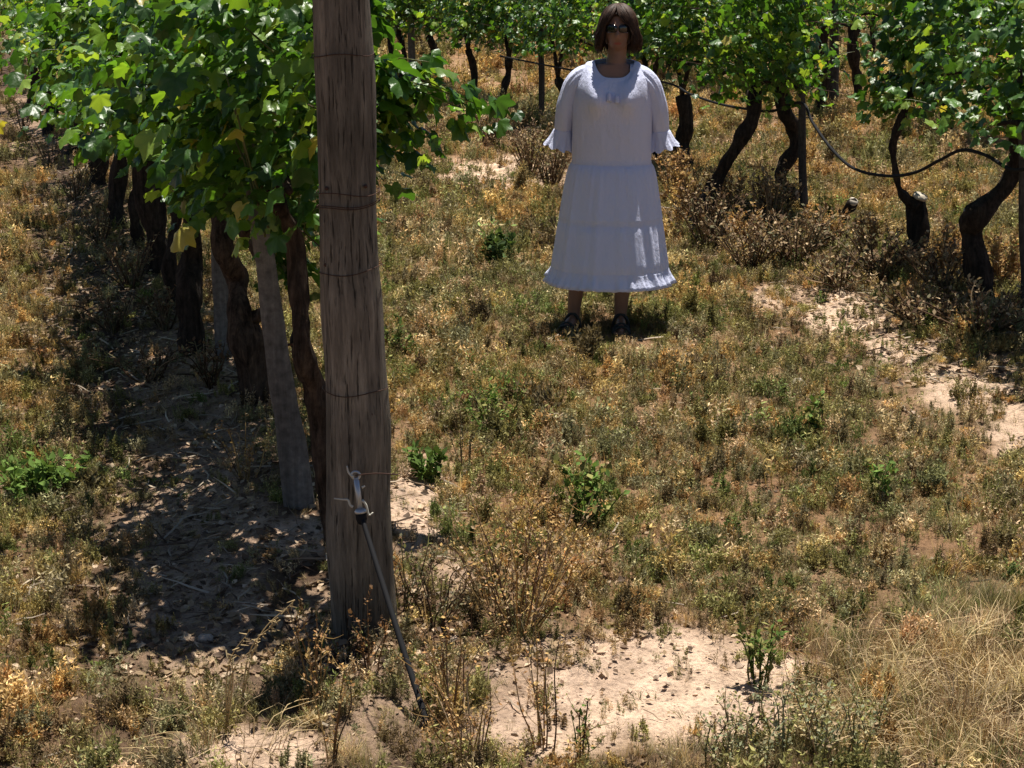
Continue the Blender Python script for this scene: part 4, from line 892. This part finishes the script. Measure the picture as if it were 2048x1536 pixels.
    # sleeves: gathered head, soft tube, pintucks and a wide flared cuff
    seg2 = 72; t2 = np.linspace(0, 2*math.pi, seg2, endpoint=False)
    for sg in (-1, 1):
        path = [(.085, .0, 1.318, .046), (.120, .0, 1.314, .050), (.155, .0, 1.296, .054), (.190, .003, 1.258, .054), (.214, .008, 1.20, .051), (.230, .014, 1.145, .050), (.239, .022, 1.085, .048), (.244, .03, 1.045, .046), (.245, .032, 1.035, .0455), (.246, .033, 1.025, .050), (.252, .037, .998, .058), (.259, .04, .968, .068), (.266, .042, .942, .077)]
        V, Fq = tube([(sg*x+.003, y, z) for x, y, z, r in path], [r for x, y, z, r in path], seg2, 3, cap=False); rr = V.reshape(-1, seg2, 3)
        for i in range(len(rr)):
            k = i/3; fl = min(1, max(0, (k-8.5)/3.5)); cen = rr[i].mean(0)
            w_ = 1+.02*np.cos(5*t2+sg+k)+(.035*np.cos(13*t2+k*.1)*np.exp(-((k-2.6)/1.3)**2))+.02*np.cos(7*t2+k*.7)+fl*.12*np.cos(8*t2+ph[5+(sg > 0)])+fl*.05*np.cos(17*t2)
            rr[i] = cen+(rr[i]-cen)*w_[:, None]; rr[i][:, 2] += fl*.006*np.cos(8*t2)
        mb.add(rr.reshape(-1, 3)+W0, [f for f in Fq if len(f)])
    o = mb.build('dress', 'dress', we)
    # neck tie with tassels
    mb = MB()
    zf = 1.296; yf = -.096
    for pts, r in (([(.005, yf, zf), (-.004, yf-.026, zf-.03), (-.01, yf-.045, zf-.062)], .0028), ([(.007, yf, zf), (.018, yf-.03, zf-.035), (.03, yf-.05, zf-.07)], .0028)):
        V, Fq = tube([np.array(p)+W0+[0, -.004, 0] for p in pts], [r*1.7]*3, 6, 4); mb.add(V, Fq)
        q = np.array(pts[-1]); V, Fq = tube([q+W0, q+W0+[0, -.004, -.014], q+W0+[0, -.008, -.042]], [.005, .011, .013], 8, 3); build('tassel', V, Fq, 'dress', we)
    mb.build('neck_tie', 'cord', o)
make_dress()
def make_hair():
    g = np.random.default_rng(5); mb = MB()
    # cap
    nu, nv_ = 60, 30; rings = []
    for j in range(1, 22):
        ph = math.pi*(1-j/nv_); th = np.linspace(0, 2*math.pi, nu, endpoint=False)      # from the top down
        ux, uy, uz = np.sin(ph)*np.cos(th), np.sin(ph)*np.sin(th), np.full(nu, -math.cos(ph))
        front = np.clip((-uy-.45)/.3, 0, 1); uz2 = np.maximum(uz, .62*front+uz*(1-front)); k = np.sqrt(np.maximum(1-uz2**2, 0)/(ux**2+uy**2+1e-9))
        rings.append(head_surface(ux*k, uy*k, uz2, .008)+HC)
    V, Fq = loft(rings); mb.add(V+W0, Fq)
    for i in range(2100):
        a0 = g.uniform(-math.pi, math.pi)                      # 0 = front
        part = np.array([.012+g.normal(0, .004), -.02+.03*g.normal(), 0])
        lim = g.uniform(.86, 1.25)
        a1 = a0 if abs(a0) > lim else lim*np.sign(a0+.12 if abs(a0) < .12 else a0)
        pw = g.uniform(1.3, 4.); frontal = abs(a0) < lim; outw = g.uniform(.002, .019); zend = g.uniform(1.425, 1.485)+(.012 if frontal else 0)-(.02 if abs(a0) > 2 else 0)
        pts = []; m = 13
        for k in range(m):
            t = k/(m-1)
            if t < .55:
                q = t/.55; ph = q*math.pi/2*.98+.05; a = a0+(a1-a0)*(q**pw if frontal else q)
                u = np.array([math.sin(a)*math.sin(ph), -math.cos(a)*math.sin(ph), math.cos(ph)])
                p = head_surface(np.array(u[0]), np.array(u[1]), np.array(u[2]), .010+outw*(.4+.6*math.sin(q*math.pi/2)))+HC
                if q > .45 and frontal: p = p+np.array([math.sin(a)*.006, 0, 0])
                last = p
            else:
                q = (t-.55)/.45; wv = .014*math.sin(q*5+a1*6)*q+.008*g.normal()*q
                p = np.array([last[0]+np.sign(math.sin(a1))*(.010*math.sin(q*2.6)+.010*q*q)*abs(math.sin(a1))+wv*.4, last[1]+(.006*q)*(-math.cos(a1)), last[2]+(zend-last[2])*q])
            pts.append(p)
        r = g.uniform(.0012, .0028); V, Fq = tube([p+W0 for p in pts], [r*.8]+[r]*(m-3)+[r*.8, r*.25], 3, 1); mb.add(V, Fq)
    mb.build('hair', 'hair', we)
make_hair()
def make_glasses():
    mb = MB(); c = HC+W0
    for s in (-1, 1):
        nu, nv_ = 20, 9; V = []; Q = []
        # curved lens: outline of a rounded trapezoid, bulged forward
        out = []
        for k in range(28):
            a = 2*math.pi*k/28; out.append([.0315*math.copysign(abs(math.cos(a))**.7, math.cos(a)), .021*math.copysign(abs(math.sin(a))**.75, math.sin(a))*(1.0 if math.sin(a) > 0 else .95)])
        out = np.array(out); lay = []
        for f_, dy in ((1, .0015), (1.0, -.002), (.75, -.0045), (.4, -.006)):
            x = out[:, 0]*f_*1.02+s*.034; z = out[:, 1]*f_+.006; y = -.0935+dy+.9*(np.abs(x)**2)*7
            lay.append(np.stack([x, y-.003, z], 1)+c)
        V, Fq = loft(lay); mb.add(V, Fq)
    o = mb.build('sunglasses', 'lens', we)
    V, Fq = tube([c+[-.006, -.106, .012], c+[0, -.108, .014], c+[.006, -.106, .012]], [.003]*3, 6, 3); build('bridge', V, Fq, 'lens', o)
    for s in (-1, 1):
        V, Fq = tube([c+[s*.064, -.068, .014], c+[s*.076, -.045, .012], c+[s*.082, .0, .01], c+[s*.08, .02, -.004]], [.0035, .003, .0022, .002], 6, 3); build('temple', V, Fq, 'lens', o)
make_glasses()
def make_sandals():
    for (axx, tx) in ((-.178, -.225), (.066, .072)):
        d = np.array([tx-axx, -.20, 0]); d /= np.linalg.norm(d); s_ = np.array([-d[1], d[0], 0]); o0 = np.array([axx, .01, 0])
        mb = MB(); th = np.linspace(0, 2*math.pi, 28, endpoint=False); rr = []
        for z, k in ((-.004, .98), (0, 1), (.014, 1), (.018, .97)):
            L = np.cos(th); rr.append(np.array([o0+d*(.085+.135*L_*k)+s_*(.043*math.sin(t_)*k*(1+.12*L_))+[0, 0, z] for L_, t_ in zip(L, th)]))
        V, Fq = loft(rr); mb.add(V+W0, Fq)
        for f_, hh in ((.135, .055), (.165, .045), (.03, .085)):
            p = [o0+d*f_+s_*(.043*math.cos(a))+[0, 0, .012+hh*math.sin(a)*.9] for a in np.linspace(0, math.pi, 9)]
            V, Fq = tube([q+W0 for q in p], [.008]*9, 6, 2); mb.add(V, Fq)
        mb.build('sandal', 'sandal', we)
make_sandals()
